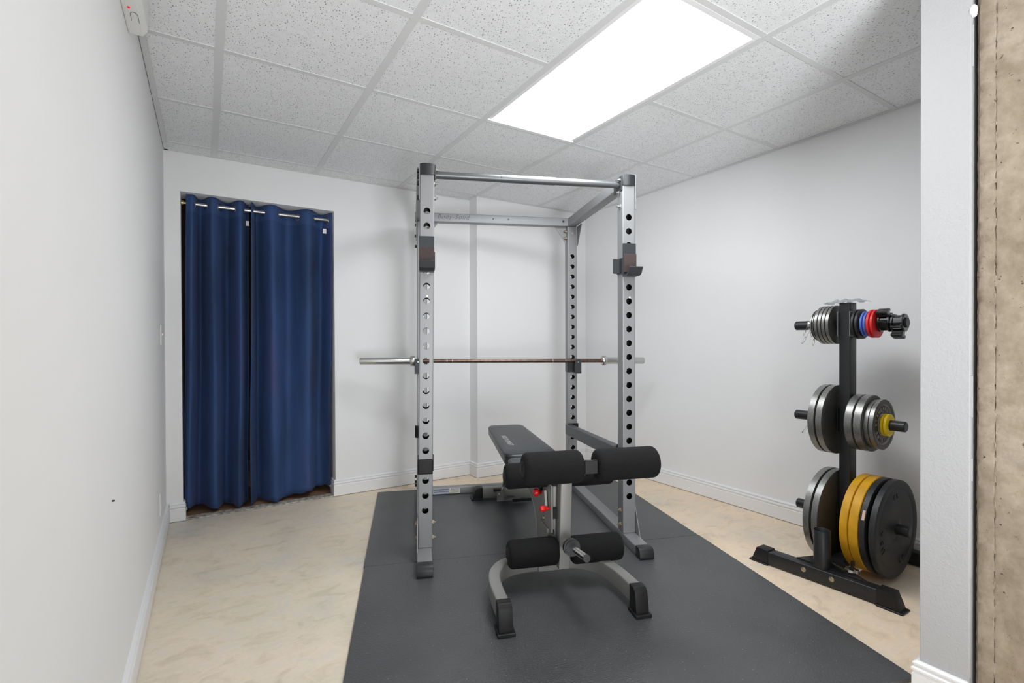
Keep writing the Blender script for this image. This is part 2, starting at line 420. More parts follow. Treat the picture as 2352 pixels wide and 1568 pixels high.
# room seen past the curtains
bm = BM(); box(bm, (-1.6, 5.3, 0), (2.4, 5.42, 2.5)); box(bm, (-1.72, YB+WT, 0), (-1.6, 5.42, 2.5)); box(bm, (2.4, YB+WT, 0), (2.52, 5.42, 2.5))
struct('wall_hall', bm, M['brown'])
bm = BM(); box(bm, (-1.72, YB+WT+.001, 2.45), (2.52, 5.42, 2.55)); struct('ceiling_hall', bm, M['brown'])
c = thing('cabinet', 'dark brown cabinet glimpsed beyond the curtained doorway', 'cabinet', (-.62, 5.08, 0))
bm = BM(); box(bm, (-.5, -.2, 0), (.5, .2, 1.15), .006); obj('body', bm, M['brown_dark'], c)
for s in (-1, 1):
    bm = BM(); box(bm, (-.24+s*.245, -.215, .06), (.24+s*.245, -.2, 1.1), .004); obj('door', bm, M['brown_dark'], c)
# threshold
bm = BM(); box(bm, (DX0, YB-.012, 0), (DX1, YB+.062, .008), .003); struct('trim_3', bm, M['thresh'])
bm = BM(); box(bm, (DX0, YB+.062, 0), (DX1, YB+WT+.4, .004)); struct('floor_sill', bm, M['brown_floor'])
for i, (x0, x1, y) in enumerate(((DX0, DX0+.022, YB+.055), (DX1-.024, DX1, YB+.105))):
    bm = BM(); box(bm, (x0, y, .045), (x1, y+.03, .068), .006, seg=2); struct('trim_%d' % (4+i), bm, M['trim'], smooth=True)

# baseboards
PROF = [(0, 0), (.015, 0), (.015, .074), (.0115, .078), (.0115, .081), (.0165, .086), (.0165, .092), (.0115, .096), (.0095, .099), (.0135, .104), (.0135, .109), (.006, .115), (0, .115)]
def baseboard(name, path, z0=.004, prof=PROF):
    # room interior lies to the right of the path direction
    bm = BM(); P = [Vector((x, y, 0)) for x, y in path]; rings = []
    for i, p in enumerate(P):
        a = (p-P[i-1]).normalized() if i else None; b = (P[i+1]-p).normalized() if i < len(P)-1 else None
        na = Vector((a.y, -a.x, 0)) if a else None; nb = Vector((b.y, -b.x, 0)) if b else None
        nn = ((na+nb)/(1+na.dot(nb))) if (a and b) else (na or nb)
        rings.append([bm.verts.new(p+nn*d+Vector((0, 0, z0+zz))) for d, zz in prof])
    m = len(prof)
    for A, B in zip(rings, rings[1:]):
        for j in range(m): bm.faces.new((A[j], A[(j+1) % m], B[(j+1) % m], B[j]))
    bm.faces.new(rings[0][::-1]); bm.faces.new(rings[-1]); return struct(name, bm, M['trim'])
baseboard('baseboard_left', [(XL, YF), (XL, YB)])
baseboard('baseboard_back_left', [(XL+.016, YB), (DX0, YB), (DX0, YB+.09)])
baseboard('baseboard_back', [(DX1, YB+.10), (DX1, YB), (XJ, YB), (XJ, YJ), (XR, YJ)])
baseboard('baseboard_right', [(XR, YJ-.016), (XR, YP1)])
baseboard('baseboard_pillar', [(XR-.02, YP1), (XP, YP1), (XP, YP0+.001)])

# ceiling
T = .6096; GX0 = .0523; GY0 = 1.7341
bm = BM(); box(bm, (XL-.12, YF-.12, H+.10), (XR+.12, YB+WT, H+.2)); ceil = struct('ceiling', bm, M['wall'])
gx = [XL]+[GX0+T*i for i in range(0, 5)]+[XR]
gy = [YF]+[GY0+T*j for j in range(-7, 4) if YF < GY0+T*j < YB-.02]+[YB]
LIGHTS = [((GX0+2*T, GY0-T), (GX0+3*T, GY0+T), 'lamp')]   # real grid cells
tee = .016
tile_cache = {}
def in_light(cx, cy):
    for (a, b, _) in ALLL:
        if a[0]-.01 < cx < b[0]+.01 and a[1]-.01 < cy < b[1]+.01: return True
    return False
ALLL = LIGHTS+[((GX0+T, GY0-6*T), (GX0+2*T, GY0-4*T), 'lamp2')]
for i in range(len(gx)-1):
    for j in range(len(gy)-1):
        x0, x1, y0, y1 = gx[i], gx[i+1], gy[j], gy[j+1]
        cx, cy = (x0+x1)/2, (y0+y1)/2
        if in_light(cx, cy): continue
        if cx > XP+.2 and cy < YP0: continue
        key = (round(x1-x0, 3), round(y1-y0, 3))
        if key not in tile_cache:
            bm = BM(); box(bm, (-(x1-x0)/2+.001, -(y1-y0)/2+.001, .0035), ((x1-x0)/2-.001, (y1-y0)/2-.001, .020), .0012)
            tile_cache[key] = to_mesh('ceiling_tile', bm, M['tile'])
        o = bpy.data.objects.new('ceiling_tile', tile_cache[key]); COL.objects.link(o); o.parent = ceil
        o.location = (cx, cy, H+rnd.uniform(0, .0006))
for k, x in enumerate(gx[1:-1]):     # main tees
    bm = BM(); prism(bm, [(x-tee, H), (x+tee, H), (x+tee, H+.0045), (x+.002, H+.0045), (x+.002, H+.03), (x-.002, H+.03), (x-.002, H+.0045), (x-tee, H+.0045)], 'y', YF, YB-.001 if x < XJ else YJ)
    obj('main_tee', bm, M['tee'], ceil)
for y in gy[1:-1]:
    for i in range(len(gx)-1):
        x0, x1 = gx[i], gx[i+1]; cx = (x0+x1)/2
        if any(a[0] < cx < b[0] and a[1]+.05 < y < b[1]-.05 for a, b, _ in ALLL): continue
        if cx > XP+.2 and y < YP0: continue
        if y > YJ and cx > XJ: continue
        bm = BM(); box(bm, (x0+(tee if i else 0), y-.0125, H+.0008), (x1-(tee if i < len(gx)-2 else 0), y+.0125, H+.005)); obj('cross_tee', bm, M['tee'], ceil)
# wall angle
ang = BM()
for a, b in (((XL+.004, YF), (XL+.026, YB)), ((XR-.022, YP1), (XR-.003, YJ))):
    box(ang, (a[0], a[1], H-.0005), (b[0], b[1], H+.003))
box(ang, (XL, YB-.020, H-.0005), (XJ, YB-.003, H+.003)); box(ang, (XJ, YJ-.020, H-.0005), (XR, YJ-.003, H+.003))
obj('wall_angle', ang, M['tee'], ceil)
# troffers
for n, (a, b, mk) in enumerate(ALLL):
    lb = ['large white ceiling light panel glowing above the power rack', 'white ceiling light panel over the open basement floor, nearer the rack', 'white ceiling light panel over the open basement floor, farther from the rack'][n]
    t = thing('ceiling_light', lb, 'ceiling light', ((a[0]+b[0])/2, (a[1]+b[1])/2, H), 0, 'ceiling light panels')
    hx, hy = (b[0]-a[0])/2-.014, (b[1]-a[1])/2-.012
    bm = BM()
    for s in (-1, 1):
        box(bm, (s*(hx-.011)-.011, -hy+.0245, .0002), (s*(hx-.011)+.011, hy-.0245, .008), .001)
        box(bm, (-hx, s*(hy-.012)-.012, -.006 if s > 0 and n == 0 else 0), (hx, s*(hy-.012)+.012, .008), .001)
    obj('frame', bm, M['trim'], t)
    bm = BM(); box(bm, (-hx+.018, -hy+.018, .006), (hx-.018, hy-.018, .011)); obj('diffuser', bm, M[mk], t)

# ================================================================== WALL FITTINGS
def plate_fit(name, label, cat, y, z, toggle):
    t = thing(name, label, cat, (XL, y, z))
    bm = BM(); box(bm, (0, -.036, -.058), (.006, .036, .058), .003, seg=2); obj('cover_plate', bm, M['plastic_white'], t)
    if toggle:
        bm = BM(); prism(bm, [(.005, -.008), (.012, .003), (.012, .008), (.005, .008)], 'y', -.005, .005); o = obj('toggle', bm, M['plastic_white'], t)
    else:
        for s in (-1, 1):
            bm = BM(); cyl(bm, (.005, 0, s*.02), (.008, 0, s*.02), .016, 20); obj('socket', bm, M['plastic_white'], t)
plate_fit('light_switch', 'white light switch on the left wall beside the curtained doorway', 'light switch', 3.38, 1.161, True)
plate_fit('power_outlet', 'white power outlet low on the left wall near the doorway corner', 'outlet', 3.22, .26, False)
t = thing('emergency_light', 'off-white emergency light unit with red indicator high on the left wall', 'emergency light', (XL, 1.93, 2.24))
bm = BM(); prism(bm, [(0, -.072), (.040, -.072), (.054, -.052), (.058, .062), (0, .062)], 'y', -.20, .185, .004); obj('housing', bm, M['plastic_white'], t)
bm = BM(); bmesh.ops.create_icosphere(bm, subdivisions=2, radius=.004, matrix=Matrix.Translation((.018, 0.02, -.073))); obj('indicator', bm, M['led'], t)
bm = BM(); wire(bm, [(.018, .095, -.073)]+[(.028+.010*math.cos(R(a)), .060-.018*math.sin(R(a)), -.073) for a in range(180, -1, -20)]+[(.038, .100, -.073)], .0007, 6); obj('test_mark', bm, M['letter_grey'], t)
bm = BM(); cyl(bm, (XL, 1.685, .691), (XL+.006, 1.685, .691), .0025, 8); tag(obj('nail', bm, M['bolt_black']), 'tiny dark nail in the plain left wall', 'nail')

# ================================================================== CURTAINS
t_rod = thing('curtain_rod', 'brushed metal tension rod across the top of the doorway', 'curtain rod', (0, 3.80, 2.015))
bm = BM(); cyl(bm, (DX0+.03, 0, 0), (DX1-.003, 0, 0), .0125, 20); obj('rod', bm, M['steel'], t_rod, True)
bm = BM(); cyl(bm, (DX0+.003, 0, 0), (DX0+.09, 0, 0), .010, 20); obj('inner_rod', bm, M['brass'], t_rod, True)
for x in (DX0+.001, DX1-.013):
    bm = BM(); cyl(bm, (x, 0, 0), (x+.012, 0, 0), .017, 20); obj('end_cap', bm, M['brass'], t_rod, True)

def interp(ctrl, s):
    n = len(ctrl)-1; p = s*n; i = min(int(p), n-1); fr = p-i; e = (1-math.cos(fr*math.pi))/2
    # x: monotone smooth; d: cosine
    return ctrl[i][0]*(1-fr)+ctrl[i+1][0]*fr, ctrl[i][1]*(1-e)+ctrl[i+1][1]*e
def curtain(top, bot, zb, label, seed):
    t = thing('curtain', label, 'curtain', (0, 3.80, 0), 0, 'navy grommet curtains in the doorway')
    bm = BM(); nu, nv = 150, 60; rr = random.Random(seed); ph = [rr.uniform(0, 6.28) for _ in range(6)]; rows = []
    for j in range(nv+1):
        v = j/nv; row = []
        for i in range(nu+1):
            u = i/nu; xt, dt = interp(top, u); xb, db = interp(bot, u)
            k = v**1.15; x = xt*(1-k)+xb*k; d = (dt*(1-k)+db*k)*(1+.9*min(1, v*5)*(1-.85*v))
            d += .006*v*math.sin(u*17+ph[0]+v*2)+.0035*v*math.sin(u*41+ph[1]+v*3.1)+.004*math.sin(v*5+ph[2]+u*6)*v
            zt = 2.068-.010*(1-math.cos(min(1, abs(dt+.045)/.09)*math.pi))/2
            n = len(zb)-1; p = u*n; ii = min(int(p), n-1); z0 = zb[ii]*(1-(p-ii))+zb[ii+1]*(p-ii)
            z0 += .004*math.sin(u*50+ph[3])
            x += .004*v*math.sin(v*9+ph[4])*(1 if 0 < i < nu else 1)
            x = min(max(x, DX0+.002), DX1-.002)
            row.append(bm.verts.new((x, d, zt*(1-v)+z0*v)))
        rows.append(row)
    for j in range(nv):
        for i in range(nu): bm.faces.new((rows[j][i], rows[j][i+1], rows[j+1][i+1], rows[j+1][i]))
    o = obj('cloth', bm, M['curtain'], t, True)
    md = o.modifiers.new('solidify', 'SOLIDIFY'); md.thickness = .0012
    # hems: rolled side edges and bottom
    for name, idx in (('side_hem', 0), ('side_hem', nu)):
        pts = []
        for j in range(0, nv+1, 2):
            v = j/nv; xt, dt = interp(top, idx/nu); xb, db = interp(bot, idx/nu); k = v**1.15; u = idx/nu
            x = xt*(1-k)+xb*k+.004*v*math.sin(v*9+ph[4]); d = (dt*(1-k)+db*k)*(1+.9*min(1, v*5)*(1-.85*v))+.006*v*math.sin(u*17+ph[0]+v*2)+.0035*v*math.sin(u*41+ph[1]+v*3.1)+.004*math.sin(v*5+ph[2]+u*6)*v
            x = min(max(x, DX0+.004), DX1-.004)
            pts.append((x, d, (2.066)*(1-v)+zb[0 if idx == 0 else -1]*v))
        b2 = BM(); wire(b2, pts, .0022, 6); obj(name, b2, M['curtain'], t, True)
    # grommets where the cloth crosses the rod
    for i in range(len(top)-1):
        a, b = top[i], top[i+1]
        if a[1]*b[1] < 0:
            f = .5 if abs(a[1]+b[1]) < .02 else abs(a[1])/(abs(a[1])+abs(b[1]))
            x = a[0]*(1-f)+b[0]*f; slope = math.atan2((b[1]-a[1])*1.57, b[0]-a[0])
            b2 = BM(); lathe(b2, [(.0155, -.002), (.0235, -.002), (.0245, 0), (.0235, .002), (.0155, .002)], 'y', 28)
            g = obj('grommet', b2, M['steel'], t, True); g.location = (x, 0, 2.015-.004); g.rotation_euler = (0, 0, slope)
    return t
LT = [(-.104, -.030), (-.072, -.042), (-.030, .042), (.035, -.046), (.124, .044), (.198, -.046), (.250, .028)]
LB = [(-.133, .000), (-.105, -.050), (-.045, .050), (.045, -.055), (.110, .050), (.180, -.060), (.236, .030)]
c1 = curtain(LT, LB, [.078, .070, .05, .035, .03, .026, .03], 'navy grommet curtain, left panel of the doorway', 1)
RT = [(.262, -.046), (.300, .040), (.385, -.046), (.500, .044), (.622, -.046), (.730, .042), (.784, -.034)]
RB = [(.243, -.050), (.300, .050), (.390, -.060), (.490, -.010), (.600, -.055), (.700, .045), (.765, .000)]
c2 = curtain(RT, RB, [.022, .026, .024, .035, .056, .052, .066], 'navy grommet curtain, right panel of the doorway', 5)
for par, (x, y, z) in ((c1, (.240, .012, 1.930)), (c2, (.738, -.012, 1.930))):
    bm = BM(); box(bm, (x-.012, y-.001, z-.017), (x+.012, y+.001, z+.017)); obj('care_tag', bm, M['tag'], par)

# ================================================================== FLOOR MATS
mu = Vector((.9415, -.337, 0)); mv = Vector((.337, .9415, 0)); BL = Vector((1.065, 3.600, 0))
for (v0, v1, lb) in ((-1.236, 0, 'black rubber floor mat under the rear half of the rack, by the back wall'), (-2.46, -1.2385, 'black rubber floor mat in the foreground under the bench feet')):
    bm = BM(); off = .004 if v0 < -2 else 0
    pts = [BL+mv*v1+mu*off, BL+mv*v1+mu*(1.829+off), BL+mv*v0+mu*(1.829+off), BL+mv*v0+mu*off]
    prism(bm, [(p.x, p.y) for p in pts], 'z', .0005, .013, .0015); o = obj('floor_mat', bm, M['mat']); tag(o, lb, 'mat', 'rubber mats under the rack')
MZ = .013

# ================================================================== POWER RACK
RK = thing('power_rack', 'silver four-post power rack with pull-up bar standing on black mats', 'power rack', (.94, 2.366, 0), R(-22.08))
W_, D_ = .073, .077; PITCH = .0763; Z0H = .256
def holed_post(name, x, y, z0, z1, zh0, nh, parent, r=.0172):
    """square tube with round holes through front and back faces (y, y+D)"""
    bm = BM(); hw = W_/2; inner_f = []
    for zc0, zc1 in [(z0, zh0-PITCH/2), (zh0-PITCH/2+nh*PITCH, z1)]:
        pass
    zs = zh0-PITCH/2; ze = zs+nh*PITCH; wl = .0028
    rc = .006
    # side walls and plain ends (rounded corners)
    def wall(px0, px1, py0, py1, a, b): box(bm, (px0, py0, a), (px1, py1, b))
    sec = rrect(W_, D_, .006, 3)
    inner = rrect(W_-2*wl, D_-2*wl, .004, 3)
    def ringloop(s, z): return [bm.verts.new((x+px, y+D_/2+py, z)) for px, py in s]
    def tube(a, b, faces_skip=False):
        A, B = ringloop(sec, a), ringloop(sec, b); C, E = ringloop(inner, a), ringloop(inner, b); n = len(sec)
        for i in range(n):
            j = (i+1) % n
            flat_y = abs(sec[i][1]-sec[j][1]) < 1e-6 and abs(abs(sec[i][1])-D_/2) < 1e-6
            if faces_skip and flat_y: continue
            bm.faces.new((A[i], A[j], B[j], B[i])); inner_f.append(bm.faces.new((C[i], C[j], E[j], E[i])))
        if not faces_skip:
            pass
    tube(z0, zs); tube(ze, z1); tube(zs, ze, True)
    hx = W_/2-.006; N = 20
    for k in range(nh):
        zc = zh0+k*PITCH; hz = PITCH/2
        angs = sorted([2*math.pi*i/N for i in range(N)]+[math.atan2(s1*hz, s2*hx) % (2*math.pi) for s1 in (-1, 1) for s2 in (-1, 1)])
        for yo, yi in ((y, y+wl), (y+D_, y+D_-wl)):
            C1, O1, C2, O2 = [], [], [], []
            for a in angs:
                c, s = math.cos(a), math.sin(a); t = min(hx/abs(c) if abs(c) > 1e-9 else 9, hz/abs(s) if abs(s) > 1e-9 else 9)
                C1.append(bm.verts.new((x+r*c, yo, zc+r*s))); O1.append(bm.verts.new((x+t*c, yo, zc+t*s)))
                C2.append(bm.verts.new((x+r*c, yi, zc+r*s))); O2.append(bm.verts.new((x+t*c, yi, zc+t*s)))
            n = len(angs)
            for i in range(n):
                j = (i+1) % n
                bm.faces.new((C1[i], C1[j], O1[j], O1[i])); inner_f.append(bm.faces.new((C2[i], C2[j], O2[j], O2[i]))); bm.faces.new((C1[i], C1[j], C2[j], C2[i]))
    for f in inner_f: f.material_index = 1
    bmesh.ops.remove_doubles(bm, verts=bm.verts, dist=1e-5)
    return obj(name, bm, M['silver'], parent, False, mats=[M['silver'], M['raw_steel']])
XLr, XRr = 0.0, 1.104; YR = 1.066; XRL = -.029; RT_ = .066
# uprights
holed_post('upright', XLr, 0, RT_, 1.985, Z0H, 21, RK); holed_post('upright', XRr, 0, RT_, 1.985, Z0H+.010, 21, RK)
holed_post('upright', XRr, YR, RT_, 1.986, Z0H-.02, 21, RK); holed_post('upright', XRL, YR, RT_, 1.986, Z0H-.02, 21, RK)
# black rounded tops
for x in (XLr, XRr):
    bm = BM(); hw = W_/2+.001
    pts = [(-hw, D_+.001), (-hw, -.002)]+[(-hw+2*hw*i/8, -.002-.010*math.sin(math.pi*i/8)) for i in range(1, 8)]+[(hw, -.002), (hw, D_+.001)]
    prism(bm, pts, 'z', 1.965, 2.022, .003)
    obj('top_cap', bm, M['cap'], RK, True, loc=(x, 0, 0))
# side base rails + end caps
for (xa, xb) in ((XLr, XRL), (XRr, XRr)):
    bm = BM(); sweep(bm, [(xa, -.165, .038), (xb, YR+D_, .038)], rrect(W_, .052, .006)); obj('base_rail', bm, M['silver'], RK, True)
    bm = BM(); hw = W_/2+.002
    prism(bm, [(-.164, .0135), (-.222, .0135), (-.224, .024), (-.221, .046), (-.213, .062), (-.198, .0685), (-.164, .0685)], 'x', xa-hw, xa+hw, .004)
    obj('foot_cap', bm, M['cap'], RK, True)
    bm = BM(); box(bm, (xb-hw, YR+D_, .0135), (xb+hw, YR+D_+.02, .0665), .004); obj('end_plug', bm, M['plastic'], RK, True)
# rear base crossbar
bm = BM(); sweep(bm, [(XRL+W_/2, YR+.005, .0385), (XRr-W_/2, YR+.005, .0385)], rrect(.06, .048, .005)); cb = obj('base_crossbar', bm, M['silver'], RK, True)
yl = YR+.005-.0305
bm = BM(); box(bm, (.05, yl-.0008, .018), (.165, yl+.001, .056)); lab = obj('warning_label', bm, M['label_blue'], RK)
bm = BM()
for z in (.052, .047, .034): box(bm, (.053, yl-.0012, z-.0018), (.162, yl-.0006, z+.0012))
obj('label_print', bm, M['label_ink'], lab)
bm = BM(); box(bm, (.168, yl-.0008, .018), (.243, yl+.001, .056)); lab = obj('maker_label', bm, M['label_white'], RK)
bm = BM(); text_bm(bm, 'Body-Solid', .013, Matrix.Translation((.206, yl-.0012, .050)) @ FRONT, .0002, .3)
for z in (.041, .036, .031, .026): box(bm, (.175, yl-.0012, z-.0005), (.235, yl-.0006, z+.0005))
obj('label_print', bm, M['label_ink'], lab)
# upper rear crossbar + engraved script
bm = BM(); sweep(bm, [(XRL-W_/2, YR+.032, 2.021), (XRr+W_/2, YR+.032, 2.021)], rrect(.064, .062, .005)); ub_ = obj('top_crossbar', bm, M['silver'], RK, True)
bm = BM(); text_bm(bm, 'Body-Solid', .046, Matrix.Translation((.205, YR-.0008, 2.026)) @ FRONT, .0003, .35, 1.15, -.0006); obj('engraved_script', bm, M['letter_grey'], RK)
for x, r in ((.5, .005), (.614, .005), (1.035, .009)):
    bm = BM(); cyl(bm, (x, YR-.003, 2.024), (x, YR+.002, 2.024), r, 16); obj('bolt', bm, M['bolt_black'], RK, True)
# side top beams
for xa, xb in ((XLr, XRL), (XRr, XRr)):
    bm = BM(); sweep(bm, [(xa, D_, 1.997), (xb, YR+.0, 2.020)], rrect(.066, .062, .005)); obj('side_beam', bm, M['silver'], RK, True)
    bm = BM(); box(bm, (xa-.035, D_-.002, 1.945), (xa+.035, D_+.006, 2.018), .001); obj('beam_flange', bm, M['silver'], RK, True)
# upper gussets at the rear
for s, x in ((1, XRL), (-1, XRr)):
    e = x+s*W_/2
    bm = BM(); prism(bm, [(e, 1.990), (e+s*.085, 1.990), (e+s*.080, 1.975), (e+s*.004, 1.870), (e, 1.870)], 'y', YR+.040, YR+.046); obj('gusset', bm, M['silver'], RK)
    e2 = x-s*.001
    bm = BM(); prism(bm, [(YR-.11, 1.988), (YR, 1.988), (YR, 1.845), (YR-.008, 1.845)], 'x', x-s*(W_/2+.001), x-s*(W_/2+.006)); obj('gusset', bm, M['silver'], RK)
    for z in (1.955, 1.905):
        bm = BM(); cyl(bm, (e-s*.001, YR+.03, z), (e+s*.014, YR+.03, z), .010, 6); cyl(bm, (e, YR+.03, z), (e+s*.022, YR+.03, z), .005, 10); obj('bolt', bm, M['zinc'], RK)
bm = BM(); cyl(bm, (XRr, YR-.006, 1.935), (XRr, YR, 1.935), .010, 12); obj('bolt', bm, M['steel'], RK, True)
for z in (1.965, 1.885, 1.81):
    bm = BM(); cyl(bm, (XRL-W_/2-.016, YR+.03, z), (XRL-W_/2, YR+.03, z), .011, 6); obj('bolt', bm, M['bolt_black'], RK)
# outer plates, lower gussets and their bolts
for s, x in ((-1, XLr), (1, XRr)):
    e = x+s*W_/2
    a, b = e, e+s*.0045
    bm = BM(); prism(bm, [(-.002, 1.838), (.060, 1.838), (.060, 2.028), (-.002, 2.028)], 'x', a, b); obj('top_plate', bm, M['silver'], RK)
    bm = BM(); prism(bm, [(.014, .215), (.022, .220), (.060, .220), (.17, .070), (.17, .020), (-.055, .020), (-.055, .055)], 'x', a, b); obj('base_gusset', bm, M['silver'], RK)
    for z, y in ((.180, .040), (.102, .040)):
        bm = BM(); i = x-s*W_/2
        cyl(bm, (i, y, z), (i-s*.009, y, z), .0105, 6); cyl(bm, (i, y, z), (i-s*.018, y, z), .0045, 10); cyl(bm, (i-s*0.0, y, z), (i-s*.002, y, z), .014, 16)
        obj('bolt', bm, M['zinc'], RK)
        bm = BM(); cyl(bm, (b, y, z), (b+s*.009, y, z), .011, 6); obj('bolt', bm, M['zinc'], RK)
    for z in (1.995, 1.965, 1.932, 1.858):
        bm = BM(); cyl(bm, (b, .035, z), (b+s*.009, .035, z), .0125, 6); obj('bolt', bm, M['bolt_black'], RK)
    for z in (1.935, 1.858):
        i = x-s*W_/2
        bm = BM(); cyl(bm, (i, .035, z), (i-s*.009, .035, z), .011, 6); cyl(bm, (i, .035, z), (i-s*.02, .035, z), .0055, 10); cyl(bm, (i, .035, z), (i-s*.002, .035, z), .014, 16)
        obj('bolt', bm, M['steel'], RK)
for x, s in ((XRL-W_/2, -1),):
    for z in (.075, .10, .14):
        bm = BM(); cyl(bm, (x-.014, YR+.03, z), (x, YR+.03, z), .011, 6); obj('bolt', bm, M['bolt_black'], RK)
# pull-up bar
bm = BM(); cyl(bm, (W_/2, .045, 1.981), (XRr-W_/2, .045, 1.981), .0195, 28); pu = obj('pull_up_bar', bm, M['bar_grey'], RK, True)
bm = BM(); cyl(bm, (.405, .045, 1.981), (.700, .045, 1.981), .0212, 28); obj('grip_sleeve', bm, M['bar_grey'], pu, True)
for s, x in ((1, W_/2), (-1, XRr-W_/2)):
    bm = BM(); box(bm, (x if s > 0 else x-.007, -.002, 1.940), (x+.007 if s > 0 else x, .110, 2.018), .002); obj('bar_flange', bm, M['cap'], pu)
    bm = BM(); cyl(bm, (x+s*.004, .016, 1.997), (x+s*.026, .016, 1.997), .0055, 10); cyl(bm, (x+s*.006, .016, 1.997), (x+s*.016, .016, 1.997), .010, 6); obj('bolt', bm, M['steel'], pu)
# adjustable J hooks on the front uprights
for s, x, dz in ((1, XLr, 0), (-1, XRr, -.004)):
    jh = bpy.data.objects.new('bar_hook', None); COL.objects.link(jh); jh.parent = RK; jh.location = (x, 0, dz); jh.empty_display_size = .05
    hw = .037
    bm = BM(); box(bm, (-hw, -.009, 1.475), (hw, -.001, 1.652), .0015); obj('back_plate', bm, M['gun'], jh)
    bm = BM(); box(bm, (-hw-.001+(.004 if s < 0 else 0), -.0135, 1.495), (hw+.001, -.009, 1.595), .001); obj('felt_pad', bm, M['felt'], jh)
    pts = [(-.001, 1.470), (-.060, 1.470), (-.082, 1.482), (-.098, 1.512), (-.092, 1.516), (-.076, 1.490), (-.056, 1.478), (-.010, 1.478), (-.010, 1.482), (-.001, 1.482)]
    bm = BM(); prism(bm, pts, 'x', -hw, hw, .0012); obj('hook_lip', bm, M['gun'], jh)
    e = s*hw
    bm = BM(); box(bm, (min(e-s*.004, e+s*.005), -.006, 1.49), (max(e-s*.004, e+s*.005), .070, 1.575), .002); obj('side_flange', bm, M['gun'], jh)
    bm = BM(); box(bm, (min(e, e+s*.042), .030, 1.492), (max(e, e+s*.042), .036, 1.572), .004); obj('locking_tab', bm, M['gun'], jh) if s < 0 else bm.free()
# white dot stickers between holes
for x, z in ((XLr, 1.349), (XRr, 1.355)):
    bm = BM(); cyl(bm, (x+.004, -.0012, z), (x+.004, .0002, z), .0055, 16); obj('dot_sticker', bm, M['label_white'], RK)
# safety bars
for s, x, xr, zf, zr in ((1, XLr, XRL, .480, .470), (-1, XRr, XRr, .491, .452)):
    i = s*(W_/2+.027)
    bm = BM(); sweep(bm, [(x+(i*.55 if s < 0 else 0), D_+.006, zf), (xr+(i*.55 if s < 0 else .012), YR-.006, zr)], rrect(.050, .074, .005)); sb_ = obj('safety_bar', bm, M['gun2'], RK, True)
    bm = BM(); box(bm, (xr-.041, YR-.006, zr-.044), (xr+.041, YR-.001, zr+.044), .002); obj('end_bracket', bm, M['plastic'], sb_)
    bm = BM(); box(bm, (x-.041, D_+.001, zf-.044), (x+.041, D_+.006, zf+.044), .002); obj('end_bracket', bm, M['plastic'], sb_)
    bm = BM(); box(bm, (x-.0365, -.008, zf-.037), (x+.0365, -.001, zf+.037), .006, seg=3); obj('front_catch', bm, M['plastic'], sb_)
    xx = x-s*W_/2
    bm = BM(); box(bm, (min(xx, xx-s*.004), -.008, zf-.037), (max(xx, xx-s*.004), D_+.006, zf+.037), .001); obj('side_strap', bm, M['plastic'], sb_)
    bm = BM(); box(bm, (xr-s*(W_/2+.008)-.004, YR+.01, zr-.045), (xr-s*(W_/2+.008)+.004, YR+.05, zr+.04), .002); obj('locking_tab', bm, M['plastic'], sb_)
# rear hooks that carry the barbell
for s, x, zb in ((1, XRL, .905), (-1, XRr, .905)):
    rh = bpy.data.objects.new('rear_hook', None); COL.objects.link(rh); rh.parent = RK; rh.location = (x, YR, zb+(.014 if s > 0 else 0)); rh.empty_display_size = .05
    k = -1 if s > 0 else 1
    bm = BM(); box(bm, (-.037, -.008, -.02), (.037, -.001, .075), .0015); obj('back_plate', bm, M['gun'], rh)
    bm = BM(); prism(bm, [(-.008, -.015), (-.088, -.022), (-.088, .020), (-.06, .030), (-.008, .040)], 'x', k*.018-.018, k*.018+.018, .0015); obj('cradle', bm, M['gun'], rh)
    bm = BM(); prism(bm, [(k*.018-.026, -.026), (k*.018+.022, -.026), (k*.018+.022, .066), (k*.018+.014, .076), (k*.018-.018, .076), (k*.018-.026, .066)], 'y', -.094, -.087, .001); obj('front_plate', bm, M['gun'], rh)
    bm = BM(); cyl(bm, (k*.018-.002, -.0965, .058), (k*.018-.002, -.093, .058), .005, 12); obj('rivet', bm, M['steel'], rh)
    e = -.037 if s < 0 else .037
    bm = BM(); box(bm, (min(e, e+s*.006), -.008, -.02), (max(e, e+s*.006), .055, .058), .002); obj('side_flange', bm, M['gun'], rh)

# the front left upright leans slightly into the rack
def lean(o, off=(0, 0, 0)):
    if o.type == 'MESH':
        xs = [c[0] for c in o.bound_box]; ys = [c[1] for c in o.bound_box]
        if max(xs) < .07 and min(xs) > -.13 and min(ys) > .9:
            for v in o.data.vertices: v.co.x += .0065*v.co.z
            return
    if o.type != 'MESH':
        if abs(o.location.x) < .12 and abs(o.location.y) < .15: o.location.x += .0102*1.55
        return
    cs = [Vector(c) for c in o.bound_box]; c = sum(cs, Vector())/8+o.location
    if -.15 < c.x < .12 and -.20 < c.y < .14 and max(v.x for v in cs)-min(v.x for v in cs) < .2:
        for v in o.data.vertices: v.co.x += .0102*(v.co.z+o.location.z)
for ch in list(RK.children):
    lean(ch)
    if ch.type == 'MESH':
        for g in ch.children: lean(g)

